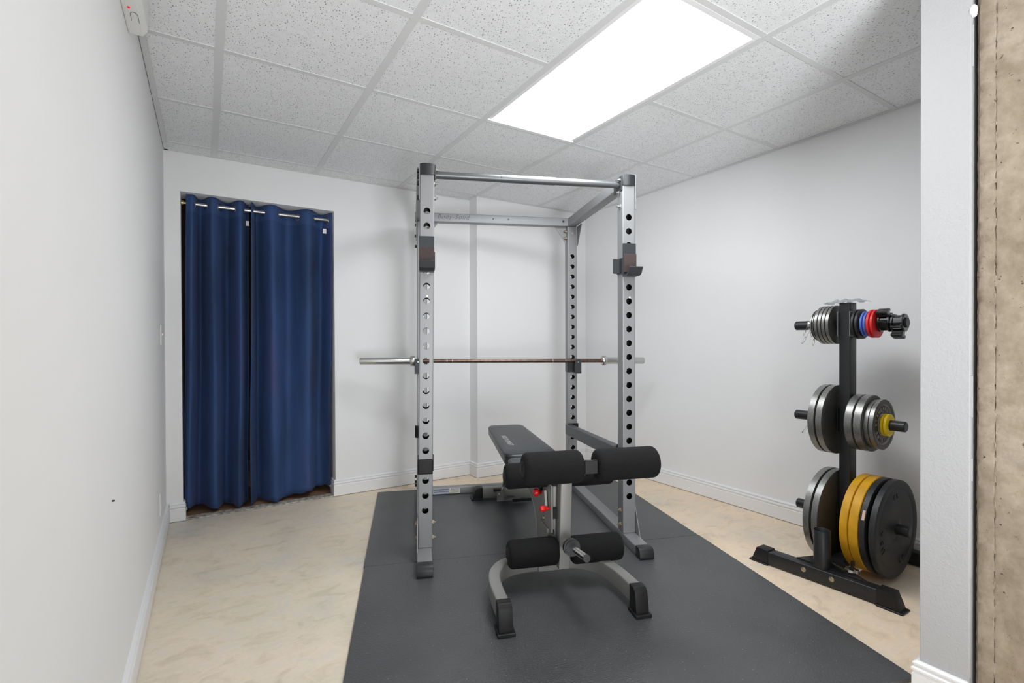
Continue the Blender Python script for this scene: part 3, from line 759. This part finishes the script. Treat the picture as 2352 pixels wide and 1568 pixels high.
# ================================================================== BARBELL (on the rear hooks)
BA = Vector((.906, 3.470, .9865)); BB = Vector((2.850, 2.681, .9690)); bd = (BB-BA); L = bd.length
bar = thing('barbell', 'olympic barbell with bronze shaft and steel sleeves resting on the rear hooks', 'barbell', BA)
bar.rotation_euler = bd.to_track_quat('X', 'Z').to_euler()
for a, b in ((0.0, .355), (L-.322, L)):
    bm = BM(); lathe(bm, [(.0001, a), (.0225, a), (.0250, a+.003), (.0250, b-.003), (.0235, b), (.0001, b)], 'x', 32, False); obj('sleeve', bm, M['steel'], bar, True)
for c in (.358, L-.322):
    sgn = 1 if c < 1 else -1; a = c-.014; b = c+.016
    bm = BM(); lathe(bm, [(.0001, a), (.036, a), (.038, a+.003), (.038, b-.003), (.036, b), (.0001, b)], 'x', 36, False); obj('collar', bm, M['steel'], bar, True)
bm = BM(); cyl(bm, (.37, 0, 0), (L-.33, 0, 0), .0142, 24); sh = obj('shaft', bm, M['shaft'], bar, True)
for x in (.600, .640, 1.38, L-.62):
    bm = BM(); cyl(bm, (x-.002, 0, 0), (x+.002, 0, 0), .0145, 24); obj('knurl_ring', bm, M['steel'], sh, True)

# ================================================================== BENCH
BN = thing('weight_bench', 'adjustable bench with charcoal vinyl pads and black foam leg rollers', 'weight bench', (1.36, 1.79, 0), math.atan2(-.335, .942))
def bobj(n, bm, m, par=None, sm=False): return obj(n, bm, m, par or BN, sm)
# local: x = right, y = towards the wall
path = [(-.318, -.292), (-.322, -.17), (-.318, -.08), (-.302, -.02), (-.270, .035), (-.225, .070), (-.165, .086), (-.09, .090), (.02, .088), (.09, .082), (.145, .055), (.185, .012), (.210, -.045), (.226, -.11), (.236, -.19), (.240, -.285)]
def smooth(p, it=2):
    for _ in range(it):
        q = [p[0]]
        for a, b in zip(p, p[1:]): q += [(a[0]*.75+b[0]*.25, a[1]*.75+b[1]*.25), (a[0]*.25+b[0]*.75, a[1]*.25+b[1]*.75)]
        q.append(p[-1]); p = q
    return p
bm = BM(); sweep(bm, [(x, y, .080) for x, y in smooth(path)], rrect(.050, .072, .006)); bobj('front_frame', bm, M['silver2'], None, True)
def cap(x, y, s=-1, z=MZ, nm='foot_cap', dx=0):
    """flared rubber shoe; s = direction along y"""
    bm = BM(); y0 = y; hw = .0275
    prism(bm, [(y0, z+.012), (y0+s*.066, z+.012), (y0+s*.052, .108), (y0+s*.036, .121), (y0, .121)], 'x', x-hw, x+hw, .003)
    o = bobj(nm, bm, M['plastic'], None, True)
    bm = BM(); box(bm, (x-hw-.007, min(y0, y0+s*.078), z), (x+hw+.007, max(y0, y0+s*.078), z+.014), .003, seg=2); obj('sole', bm, M['plastic'], o)
cap(-.318, -.278); cap(.240, -.272)
# rear foot
ZR = MZ
bm = BM(); sweep(bm, [(-.175, 1.285, .060), (.205, 1.285, .060)], rrect(.06, .066, .005)); bobj('rear_foot', bm, M['silver2'], None, True)
for s, x in ((-1, -.158), (1, .188)):
    bm = BM(); prism(bm, [(x, ZR+.012), (x+s*.070, ZR+.012), (x+s*.052, .075), (x+s*.042, .098), (x, .098)], 'y', 1.250, 1.320, .003); o = bobj('rear_foot_cap', bm, M['plastic'], None, True)
    bm = BM(); box(bm, (min(x, x+s*.078), 1.243, ZR), (max(x, x+s*.078), 1.327, ZR+.014), .003, seg=2); obj('sole', bm, M['plastic'], o)
# spine
bm = BM(); sweep(bm, [(-.005, .25, .350), (-.005, 1.255, .066)], rrect(.05, .050, .005)); bobj('spine', bm, M['silver2'], None, True)
bm = BM(); prism(bm, [(-.078, .030), (.06, .030), (.16, .075), (.17, .112), (-.03, .112), (-.078, .098)], 'y', 1.146, 1.152, .001); br = bobj('rear_bracket', bm, M['silver2'])
bm = BM(); lathe(bm, [(.0001, 1.136), (.009, 1.137), (.011, 1.141), (.011, 1.147), (.0001, 1.147)], 'y', 16, False, (-.062, 0, .078)); obj('bolt', bm, M['steel'], br, True)
bm = BM(); sweep(bm, [(-.03, 1.13, .050), (.125, 1.13, .098)], rrect(.006, .018, .001)); obj('brace', bm, M['bar_grey'], br)
bm = BM(); box(bm, (.03, 1.135, .022), (.16, 1.145, .040)); obj('ladder_bar', bm, M['plastic'], br)
bm = BM(); cyl(bm, (-.104, 1.13, .113), (-.056, 1.13, .111), .0105, 16, .008); lv = obj('lever_grip', bm, M['plastic'], br, True)
bm = BM(); wire(bm, [(-.056, 1.13, .111), (-.046, 1.13, .112), (-.036, 1.12, .125), (-.030, 1.11, .150)], .004, 8); cyl(bm, (-.05, 1.13, .112), (-.038, 1.13, .112), .008, 12); obj('lever_wire', bm, M['chrome'], lv, True)
# curved side plate / seat adjuster
arcL = [(.455, .330), (.405, .322), (.365, .308), (.330, .287), (.300, .255), (.278, .215), (.262, .175), (.250, .130), (.245, .100)]
bm = BM(); prism(bm, arcL+[(.010, .100), (.010, .455), (.16, .455)], 'x', -.034, -.028); ap = bobj('curved_plate', bm, M['silver2'])
bm = BM(); sweep(bm, [(-.030, y, z) for y, z in smooth(arcL[:]+[])], rrect(.010, .018, .003), up=(1, 0, 0)); obj('rolled_edge', bm, M['silver'], ap, True)
bm = BM(); prism(bm, [(y, z) for y, z in arcL]+[(.010, .100), (.010, .43), (.16, .43)], 'x', .020, .026); bobj('curved_plate', bm, M['silver2'])
bm = BM(); lathe(bm, [(.0001, -.042), (.010, -.042), (.0125, -.039), (.0125, -.034), (.0001, -.034)], 'x', 20, False, (0, .138, .268)); obj('bolt', bm, M['zinc'], ap, True)
bm = BM(); prism(bm, [(.055, .165), (.185, .165), (.185, .245), (.055, .245)], 'x', -.0405, -.034, .002); obj('plate_stiffener', bm, M['silver2'], ap)
for (y, z, r) in ((.170, .382, .020), (.050, .342, .016)):
    bm = BM(); lathe(bm, [(.0001, -.078), (r*.8, -.076), (r, -.068), (r*.92, -.056), (r*.55, -.050), (r*.45, -.034), (.0001, -.034)], 'x', 12, False, (0, y, z)); k = bobj('adjuster_knob', bm, M['redplastic'], None, True); k['label'] = 'red adjuster knob'
bm = BM(); prism(bm, [(.06, .34), (.145, .34), (.115, .40), (.075, .42)], 'x', -.050, -.036, .003); obj('adjuster_plate', bm, M['silver2'], ap)
bm = BM(); box(bm, (-.05, .155, .395), (.03, .30, .440), .004); bobj('seat_bracket', bm, M['plastic'])
# front upright of the bench
bm = BM(); sweep(bm, [(.006, .062, .10), (.006, .062, .445)], rrect(.052, .05, .005), up=(0, 1, 0)); bobj('seat_post', bm, M['silver2'], None, True)
bm = BM(); box(bm, (-.026, .020, .300), (.036, .036, .350), .003); box(bm, (-.030, .036, .310), (-.020, .09, .345), .002); bobj('rubber_stop', bm, M['plastic'])
bm = BM(); box(bm, (-.085, .055, .046), (.03, .063, .110), .003); bobj('foot_plate', bm, M['silver2'])
bm = BM(); cyl(bm, (-.034, .030, .225), (-.020, .030, .225), .026, 24); bobj('rubber_bumper', bm, M['plastic'], None, True)
# leg developer arm
bm = BM(); sweep(bm, [(.015, 0, .090), (.027, 0, .500)], rrect(.054, .056, .005), up=(0, 1, 0)); arm = bobj('leg_arm', bm, M['silver2'], None, True)
bm = BM(); box(bm, (-.022, -.034, .488), (.046, .10, .508), .004); obj('pivot_block', bm, M['plastic'], arm)
# hold-down arm to the upper rollers
bm = BM(); sweep(bm, [(.010, -.365, .634), (.012, -.25, .600), (.02, .02, .478)], rrect(.050, .050, .004)); hd = bobj('holddown_arm', bm, M['silver2'], None, True)
bm = BM(); box(bm, (-.017, -.374, .607), (.037, -.364, .661), .003); obj('end_cap', bm, M['plastic'], hd, True)
# weight horn
bm = BM(); cyl(bm, (.018, -.020, .205), (.018, -.070, .210), .013, 20); cyl(bm, (.018, -.060, .214), (.016, -.305, .2555), .0145, 24); hn = bobj('weight_horn', bm, M['chrome'], None, True)
hd_ = Vector((0, -.285, .048)).normalized(); p0 = Vector((.018, -.105, .2215))
bm = BM(); cyl(bm, p0, p0+hd_*.020, .037, 32); cyl(bm, p0+hd_*.012, p0+hd_*.026, .030, 32); obj('stop_collar', bm, M['cap'], hn, True)
p1 = Vector((.016, -.303, .2552)); bm = BM(); cyl(bm, p1, p1+hd_*.005, .0150, 24); obj('end_plug', bm, M['cap'], hn, True)
# foam rollers
def roller(x0, x1, y, z, outer, r=.062, tilt=0):
    n = 6; rc = .020; prof = [(.0001, x0)]
    prof += [(r-rc+rc*math.sin(R(90*i/n)), x0+rc-rc*math.cos(R(90*i/n))) for i in range(n+1)]
    prof += [(r-rc+rc*math.cos(R(90*i/n)), x1-rc+rc*math.sin(R(90*i/n))) for i in range(n+1)]
    prof += [(.0001, x1)]
    bm = BM(); lathe(bm, prof, 'x', 40, False); o = bobj('foam_roller', bm, M['foam'], None, True); o.location = (0, y, z); o.rotation_euler = (0, tilt, 0)
    s = -1 if outer == 'L' else 1; xe = x0 if s < 0 else x1
    bm = BM(); lathe(bm, [(.0001, xe+s*.008), (.018, xe+s*.007), (.028, xe+s*.003), (.031, xe-s*.003), (.0001, xe-s*.003)], 'x', 28, False)
    e = obj('end_cap', bm, M['plastic'], o, True)
roller(-.240, .0-.012, 0, .166, 'L'); roller(.055, .297, 0, .160, 'R')
roller(-.250, -.018, -.335, .632, 'L'); roller(.040, .296, -.335, .632, 'R')
roller(-.232, -.002, .105, .487, 'L', .059); roller(.045, .298, .105, .480, 'R', .059)
for y, z in ((0, .163), (-.335, .632), (.105, .483)):
    bm = BM(); cyl(bm, (-.20, y, z), (.26, y, z), .012, 16); bobj('roller_axle', bm, M['chrome'], None, True)
# pads
def pad(name, corners, th, rc, m, z_of, crown=.006):
    """rounded tapered upholstered slab; corners ccw (x,y); z_of(y) top height"""
    out = []
    n = len(corners)
    for i, c in enumerate(corners):
        p = Vector(corners[i-1]); q = Vector(c); r = Vector(corners[(i+1) % n]); a = (p-q).normalized(); b = (r-q).normalized()
        for k in range(7):
            t = k/6; A = q+a*rc; B = q+b*rc
            pt = A*(1-t)**2+q*2*t*(1-t)+B*t*t; out.append(pt)
    cen = sum(out, Vector((0, 0)))/len(out)
    bm = BM(); rings = []
    for ins, dz in ((.012, -th), (.003, -th+.004), (0, -th+.012), (0, -.016), (.003, -.007), (.010, -.0015), (.022, 0), (.050, crown*.5), (.085, crown)):
        ring = []
        for p in out:
            d = (cen-p); f = ins/d.length; q = p+d*f; ring.append(bm.verts.new((q.x, q.y, z_of(q.y)+dz)))
        rings.append(ring)
    m_ = len(out)
    for A, B in zip(rings, rings[1:]):
        for i in range(m_): bm.faces.new((A[i], A[(i+1) % m_], B[(i+1) % m_], B[i]))
    bm.faces.new(rings[0][::-1]); bm.faces.new(rings[-1])
    o = bobj(name, bm, m, None, True)
    b2 = BM(); ring = []
    for p in out:
        d = (cen-p); q = p+d*(-.0005/d.length); ring.append(Vector((q.x, q.y, z_of(q.y)-.013)))
    sweep(b2, ring, circ(.0022, 6), closed=True); obj('piping', b2, M['vinyl_seam'], o, True)
    return o
zt = lambda y: .492+(y-.55)*.042
bp_ = pad('back_pad', [(-.145, .515), (.160, .515), (.135, 1.315), (-.112, 1.315)], .062, .055, M['vinyl'], zt)
bm = BM(); rot = Matrix.Rotation(R(-90), 4, 'Z')
text_bm(bm, 'BODYCRAFT', .043, Matrix.Translation((-.074, .825, zt(.825)+.0052)) @ Matrix.Rotation(R(2.4), 4, 'X') @ rot, .0012, .15, 1.0, -.0004); lt = obj('silver_lettering', bm, M['letter_silver'], bp_); lt['label'] = 'silver printed lettering'
sp = pad('seat_pad', [(-.150, .135), (.165, .135), (.160, .500), (-.140, .500)], .052, .05, M['vinyl'], lambda y: .482)
bm = BM(); box(bm, (-.03, .45, .400), (.045, 1.15, .425), .003); bobj('pad_support', bm, M['silver2'])
bm = BM(); sweep(bm, [(.005, 1.10, .40), (.005, 1.27, .09)], rrect(.04, .03, .004), up=(0, 1, 0)); bobj('incline_strut', bm, M['bar_grey'])

# ================================================================== WEIGHT TREE
TX, TY = 2.70, 1.205
TR = thing('weight_plate_tree', 'black upright plate tree with six pegs standing by the right wall', 'plate rack', (TX, TY, 0))
def tobj(n, bm, m, par=None, sm=False): return obj(n, bm, m, par or TR, sm)
def tree_foot(xc, y0, y1, skew, nm, bolts):
    o = bpy.data.objects.new(nm, None); COL.objects.link(o); o.parent = TR; o.location = (xc-TX, 0, 0); o.empty_display_size = .05
    dx = lambda y: skew*(y-(y0+y1)/2)
    A = (dx(y0), y0-TY, .037); B = (dx(y1), y1-TY, .037)
    bm = BM(); sweep(bm, [A, B], rrect(.056, .062, .004)); obj('tube', bm, M['treeblk'], o, True)
    for (p, s) in ((A, -1), (B, 1)):
        x, y = p[0], p[1]
        bm = BM(); prism(bm, [(y-s*.004, .006), (y+s*.082, .006), (y+s*.055, .074), (y-s*.004, .074)], 'x', x-.031, x+.031, .003); c = obj('end_cap', bm, M['plastic'], o, True)
        bm = BM(); box(bm, (x-.036, min(y-s*.004, y+s*.092), 0), (x+.036, max(y-s*.004, y+s*.092), .008), .002)
        for v in bm.verts: pass
        c2 = obj('end_cap_rim', bm, M['plastic'], o)
    for y in bolts:
        bm = BM(); lathe(bm, [(.0001, -.034), (.007, -.0335), (.011, -.031), (.0115, -.0275), (.0001, -.0275)], 'x', 20, False, (dx(y), y-TY, .044)); obj('bolt', bm, M['zinc'], o, True)
    return o
tree_foot(2.400, .945, 1.405, -.06, 'front_foot', (1.236, 1.117))
tree_foot(2.985, .945, 1.405, 0, 'rear_foot', ())
bm = BM(); sweep(bm, [(2.43-TX, 1.178-TY, .040), (2.96-TX, 1.20-TY, .040)], rrect(.060, .058, .004)); tobj('centre_beam', bm, M['treeblk'], None, True)
bm = BM(); prism(bm, [(2.41-TX, 1.29-TY), (2.47-TX, 1.265-TY), (2.55-TX, 1.235-TY), (2.55-TX, 1.15-TY), (2.47-TX, 1.08-TY), (2.42-TX, .99-TY), (2.41-TX, .99-TY)], 'z', .068, .073, .001); tobj('gusset_plate', bm, M['treeblk'])
# upright
bm = BM(); sweep(bm, [(-.004, -.010, .068), (-.004, -.010, 1.296)], rrect(.066, .050, .004), up=(0, 1, 0)); 
for v in bm.verts: pass
up_ = tobj('upright', bm, M['treeblk'], None, True)
bm = BM(); box(bm, (-.036, -.034, 1.296), (.028, .014, 1.300), .001); obj('top_plug', bm, M['plastic'], up_)
# barbell holder tube
bm = BM(); lathe(bm, [(.0345, .068), (.0345, .238), (.0330, .240), (.0315, .238), (.0315, .068)], 'z', 36, True, (2.412-TX, 1.176-TY, 0)); tobj('bar_holder', bm, M['treeblk'], None, True)
PEG = {'top': 1.195, 'mid': .720, 'low': .245}
for k, z in PEG.items():
    for s, ye in ((1, 1.448 if k != 'low' else 1.440), (-1, {'top': .950, 'mid': .955, 'low': .940}[k])):
        y0 = s*.025-.010; y1 = ye-TY; r = .0242
        bm = BM(); prof = [(.0001, y0), (r, y0), (r, y1-s*.004), (r-.004, y1), (.0001, y1)]
        lathe(bm, prof, 'y', 32, False, (0, 0, z)); pg = tobj('peg', bm, M['treeblk'], None, True)
        bm = BM(); box(bm, (-.050, min(y0, y0+s*.005), z-.060), (.050, max(y0, y0+s*.005), z+.062), .002)
        obj('peg_flange', bm, M['treegrey'] if k == 'top' else M['treeblk'], pg)

# ---- plates
def bar_hole(): return .0252
def plate(name, label, z, y0, y1, r, m, kind, group, face=-1, words=None, x=TX):
    """ring plate occupying y0..y1 (y0<y1); face = direction the moulded face looks"""
    t = abs(y1-y0)/2*.97; yc = (y0+y1)/2; h = .0254; bm = BM()
    def P(rr, tt): return (rr, tt*face)
    if kind == 'dish':
        prof = [P(h, t*.75), P(r*.30+.012, t*.75), P(r*.34+.012, t*.25), P(r*.76, t*.20), P(r*.80, t*.85), P(r*.84, t), P(r*.97, t), P(r, t*.82), P(r, -t*.82), P(r*.98, -t), P(h, -t)]
    elif kind == 'bumper':
        prof = [P(h, t*1.0), P(.036, t*1.0), P(.040, t*.80), P(r*.30, t*.72), P(r*.36, t*.92), P(r*.80, t*.92), P(r*.82, t*.80), P(r*.84, t), P(r*.985, t), P(r, t*.86), P(r, -t*.86), P(r*.985, -t), P(h, -t)]
    elif kind == 'small':
        prof = [P(h, t), P(r*.90, t), P(r, t*.6), P(r, -t*.6), P(r*.92, -t), P(h, -t)]
    else:
        prof = [P(h, t), P(r*.97, t), P(r, t*.8), P(r, -t*.8), P(r*.97, -t), P(h, -t)]
    lathe(bm, prof, 'y', 72 if r > .1 else 48, True)
    o = obj(name, bm, m, None, True); o.location = (x, yc, z-.0007)
    tag(o, label, 'weight plate', group)
    # dark faces for cast iron
    if m is M['iron']:
        o.data.materials.append(M['iron_face'])
        for p in o.data.polygons:
            if abs(p.normal.y) > .7: p.material_index = 1
    if words:
        b2 = BM()
        for (s, a0, step, rad, size) in words:
            for i, ch in enumerate(s):
                if ch == ' ': continue
                a = R(a0-step*i)
                mt = Matrix.Translation((rad*math.cos(a), 0, rad*math.sin(a))) @ Matrix.Rotation(-(a-math.pi/2), 4, 'Y') @ FRONT
                text_bm(b2, ch, size, Matrix.Translation((0, face*(t*(.30 if kind == 'dish' else .95)+.001), 0)) @ mt, .0016)
        c = obj('raised_lettering', b2, M['iron_text'] if kind == 'dish' else M['bumper'], o)
        if kind == 'dish': c['label'] = 'lighter raised lettering'
    return o
G = 'weight plates on the tree'
# low pegs
plate('weight_plate', 'large grey iron plate, outer one on the lowest left peg', PEG['low'], 1.266, 1.302, .2225, M['iron'], 'flat', G, 1)
plate('weight_plate', 'large grey iron plate on the lowest left peg, beside the upright', PEG['low'], 1.228, 1.263, .2225, M['iron'], 'flat', G, 1)
plate('bumper_plate', 'yellow bumper plate nearest the upright on the lowest right peg', PEG['low'], 1.100, 1.136, .2240, M['bumper_yel'], 'bumper', G)
plate('bumper_plate', 'yellow bumper plate touching the black ones on the lowest right peg', PEG['low'], 1.058, 1.098, .2240, M['bumper_yel'], 'bumper', G)
pb = plate('bumper_plate', 'black bumper plate with a peach sticker, between yellow plates and outer plate', PEG['low'], 1.030, 1.056, .2235, M['bumper'], 'bumper', G)
bm = BM(); box(bm, (-.0006, -.0055, -.022), (.0006, .0055, .022)); st = obj('sticker', bm, M['peach'], pb); a_ = R(157); st.location = (.2236*math.cos(a_), -.002, .2236*math.sin(a_)); st.rotation_euler = (0, -(a_-math.pi), 0); st['label'] = 'small peach sticker on the rim'
plate('bumper_plate', 'black bumper plate with moulded lettering, outermost on the lowest right peg', PEG['low'], .990, 1.017, .2235, M['bumper'], 'bumper', G, -1, [('USA', 206, 14, .155, .042), ('45', 101, 12, .150, .034), ('45', 292, 12, .150, .034)])
# middle pegs
plate('weight_plate', 'wide grey iron plate, outer one on the middle left peg', PEG['mid'], 1.270, 1.305, .172, M['iron'], 'flat', G, 1)
plate('weight_plate', 'wide grey iron plate on the middle left peg, beside the upright', PEG['mid'], 1.234, 1.268, .172, M['iron'], 'flat', G, 1)
plate('weight_plate', 'grey iron plate nearest the upright on the middle right peg', PEG['mid'], 1.120, 1.157, .1345, M['iron'], 'dish', G)
plate('weight_plate', 'grey iron plate, second from the upright on the middle right peg', PEG['mid'], 1.081, 1.118, .1345, M['iron'], 'dish', G)
plate('weight_plate', 'smaller grey iron plate sunk in the rim of the wide plate, middle right peg', PEG['mid'], 1.062, 1.083, .1140, M['iron'], 'dish', G)
plate('weight_plate', 'grey iron plate with raised STANDARD lettering, outermost on the middle right peg', PEG['mid'], 1.040, 1.061, .1175, M['iron'], 'dish', G, -1, [('STANDARD', 178, 17.5, .073, .024), ('10LBS', 276, 17, .073, .024)])
plate('change_plate', 'small yellow change plate against the lettered iron plate', PEG['mid'], 1.030, 1.043, .052, M['yellow'], 'small', G)
plate('change_plate', 'small yellow change plate, outer of the pair on the middle right peg', PEG['mid'], 1.015, 1.029, .052, M['yellow'], 'small', G)
# top pegs, left: four wide, three small
yb = [1.241, 1.259, 1.277, 1.295, 1.312]
nm = ['beside the upright', 'second from the upright', 'third from the upright', 'fourth from the upright']
for i in range(4):
    plate('weight_plate', 'palm-sized grey iron plate on the top left peg, '+nm[i], PEG['top'], yb[i], yb[i+1]-.001, .0965, M['iron'], 'flat', G, 1)
ys_ = [1.314, 1.322, 1.330, 1.338]; nm = ['touching the wider plates', 'middle of the three', 'outermost of the three']
for i in range(3):
    plate('weight_plate', 'thin small iron plate on the top left peg, '+nm[i], PEG['top'], ys_[i], ys_[i+1]-.001, .079, M['iron'], 'small', G, 1)
for lb, y0, y1, r, mm, n2 in (('small black change plate beside the upright on the top right peg', 1.142, 1.157, .072, 'bumper', 0), ('small black change plate touching the blue ones', 1.126, 1.141, .072, 'bumper', 0),
        ('small blue change plate touching the black ones', 1.111, 1.124, .060, 'blue', 0), ('small blue change plate touching the red ones', 1.097, 1.110, .060, 'blue', 0),
        ('small red change plate touching the blue ones', 1.080, 1.095, .067, 'red', 0), ('small red change plate beside the black bar clamps', 1.064, 1.079, .067, 'red', 0)):
    plate('change_plate', lb, PEG['top'], y0, y1, r, M[mm], 'small', G)

# ---- black lever clamps on the top right peg
def clamp(y0, y1, ang, label):
    t = thing('bar_clamp', label, 'bar clamp', (TX, (y0+y1)/2, PEG['top']), 0, 'black bar clamps on the top right peg')
    h = (y1-y0)/2; bm = BM()
    lathe(bm, [(.0255, -h), (.038, -h), (.043, -h+.003), (.043, -h+.010), (.036, -h+.012), (.036, h-.012), (.042, h-.010), (.042, h-.003), (.037, h), (.0255, h)], 'y', 10, True); obj('ring', bm, M['gloss'], t)
    p = bpy.data.objects.new('lever', None); COL.objects.link(p); p.parent = t; p.rotation_euler = (0, ang, 0); p.empty_display_size = .02
    bm = BM(); box(bm, (-.014, -h+.004, .034), (.014, h-.004, .058), .003); obj('lever_arm', bm, M['gloss'], p)
    bm = BM(); box(bm, (-.024, -h*.9, .054), (.020, h*.9, .068), .003); 
    for i in range(4): box(bm, (-.024+.0095*i, -h*.8, .068), (-.019+.0095*i, h*.8, .070))
    obj('thumb_pad', bm, M['gloss'], p)
    bm = BM(); cyl(bm, (.030, -h*.8, .030), (.030, h*.8, .030), .008, 10); cyl(bm, (-.034, -h*.7, .026), (-.034, h*.7, .026), .007, 10); obj('hinge', bm, M['gloss'], p)
clamp(1.010, 1.061, R(-28), 'glossy black bar clamp with its lever up, against the red plates')
clamp(.957, 1.008, R(196), 'glossy black bar clamp with its lever down, near the peg end')

# ---- spring collars
def spring(label, coils_at, axis_z, handles, r=.0275, par=None, wire_m='chrome', turns=3.2):
    t = thing('spring_collar', label, 'spring collar', coils_at, 0, 'wire spring collars on the left pegs')
    pts = []; n = int(turns*18); rw = .0022
    a0, a1 = R(handles[0][0]), R(handles[0][0])-turns*2*math.pi
    for i in range(n+1):
        a = a0+(a1-a0)*i/n; pts.append((r*math.cos(a), (i/n-.5)*.0048*turns, r*math.sin(a)))
    bm = BM(); wire(bm, pts, rw, 8); obj('coil', bm, M[wire_m], t, True)
    for k, (ang, dx, dy, dz) in enumerate(handles):
        s = Vector(pts[0] if k == 0 else pts[-1]); e = s+Vector((dx, dy, dz)); d = (e-s); L_ = d.length; d.normalize(); q = Vector((-d.z, 0, d.x)).normalized()*.0075
        loop = [s, s+d*L_*.4, s+d*L_*.6+q*.6, s+d*L_*.85+q, e+q*.4, e-q*.4, s+d*L_*.85-q, s+d*L_*.65-q, s+d*L_*.55-q*.2]
        bm = BM(); wire(bm, smooth3(loop), .0016, 6); obj('handle', bm, M[wire_m], t, True)
    return t
def smooth3(p, it=2):
    p = [Vector(x) for x in p]
    for _ in range(it):
        q = [p[0]]
        for a, b in zip(p, p[1:]): q += [a*.75+b*.25, a*.25+b*.75]
        q.append(p[-1]); p = q
    return p
spring('wire spring collar at the outer side of the top left peg plates', (TX, 1.366, PEG['top']), 0, [(215, -.035, .030, -.080), (262, .0, .024, -.070)])
spring('wire spring collar tight against the small plates of the top left peg', (TX, 1.348, PEG['top']), 0, [(240, -.008, .010, -.082), (285, .01, .004, -.066)])
spring('wire spring collar on the middle left peg', (TX, 1.322, PEG['mid']), 0, [(200, -.010, .042, -.004), (252, -.030, .062, -.110)])
# spring clip lying on the tree base
t = thing('spring_clip', 'spring clip with black grips lying on the plate tree foot', 'spring collar', (2.452, 1.070, .077), R(25))
bm = BM(); pts = []
for i in range(60):
    a = i/60*2*math.pi*3.1; pts.append((.024*math.cos(a), .024*math.sin(a), .0030+.0042*i/20))
wire(bm, pts, .0023, 8); obj('coil', bm, M['chrome'], t, True)
for s, (dx, dy, dz) in ((1, (-.005, .052, .026)), (-1, (.050, -.006, .022))):
    a = Vector((.0-.016*(s > 0), .02*(s > 0), .008)); b = a+Vector((dx, dy, dz))
    bm = BM(); sweep(bm, [a, (a+b)/2+Vector((0, 0, -.003)), b], rrect(.016, .007, .003)); obj('grip', bm, M['gloss'], t, True)

# ---- crumpled plastic bag on top of the upright
bm = BM(); n1, n2 = 26, 12; rr = random.Random(11); vs = []
for i in range(n1+1):
    row = []
    for j in range(n2+1):
        u = i/n1; v = j/n2; y = 1.290-.175*u; x = TX-.045+.09*v+.01*math.sin(u*9)
        edge = min(u, 1-u)*6
        row.append(bm.verts.new((x+rr.uniform(-.002, .002), y+rr.uniform(-.002, .002), 1.3025+abs(math.sin(v*math.pi))*.012*min(1, edge)+rr.uniform(0, .005)+.004*math.sin(u*23+v*6)*min(1, edge)+(-.006*(1-min(1, edge*1.2)) if u < .5 else 0))))
    vs.append(row)
for i in range(n1):
    for j in range(n2): bm.faces.new((vs[i][j], vs[i+1][j], vs[i+1][j+1], vs[i][j+1]))
o = obj('plastic_bag', bm, M['bag']); tag(o, 'crumpled clear plastic bag lying on top of the plate tree upright', 'plastic bag')
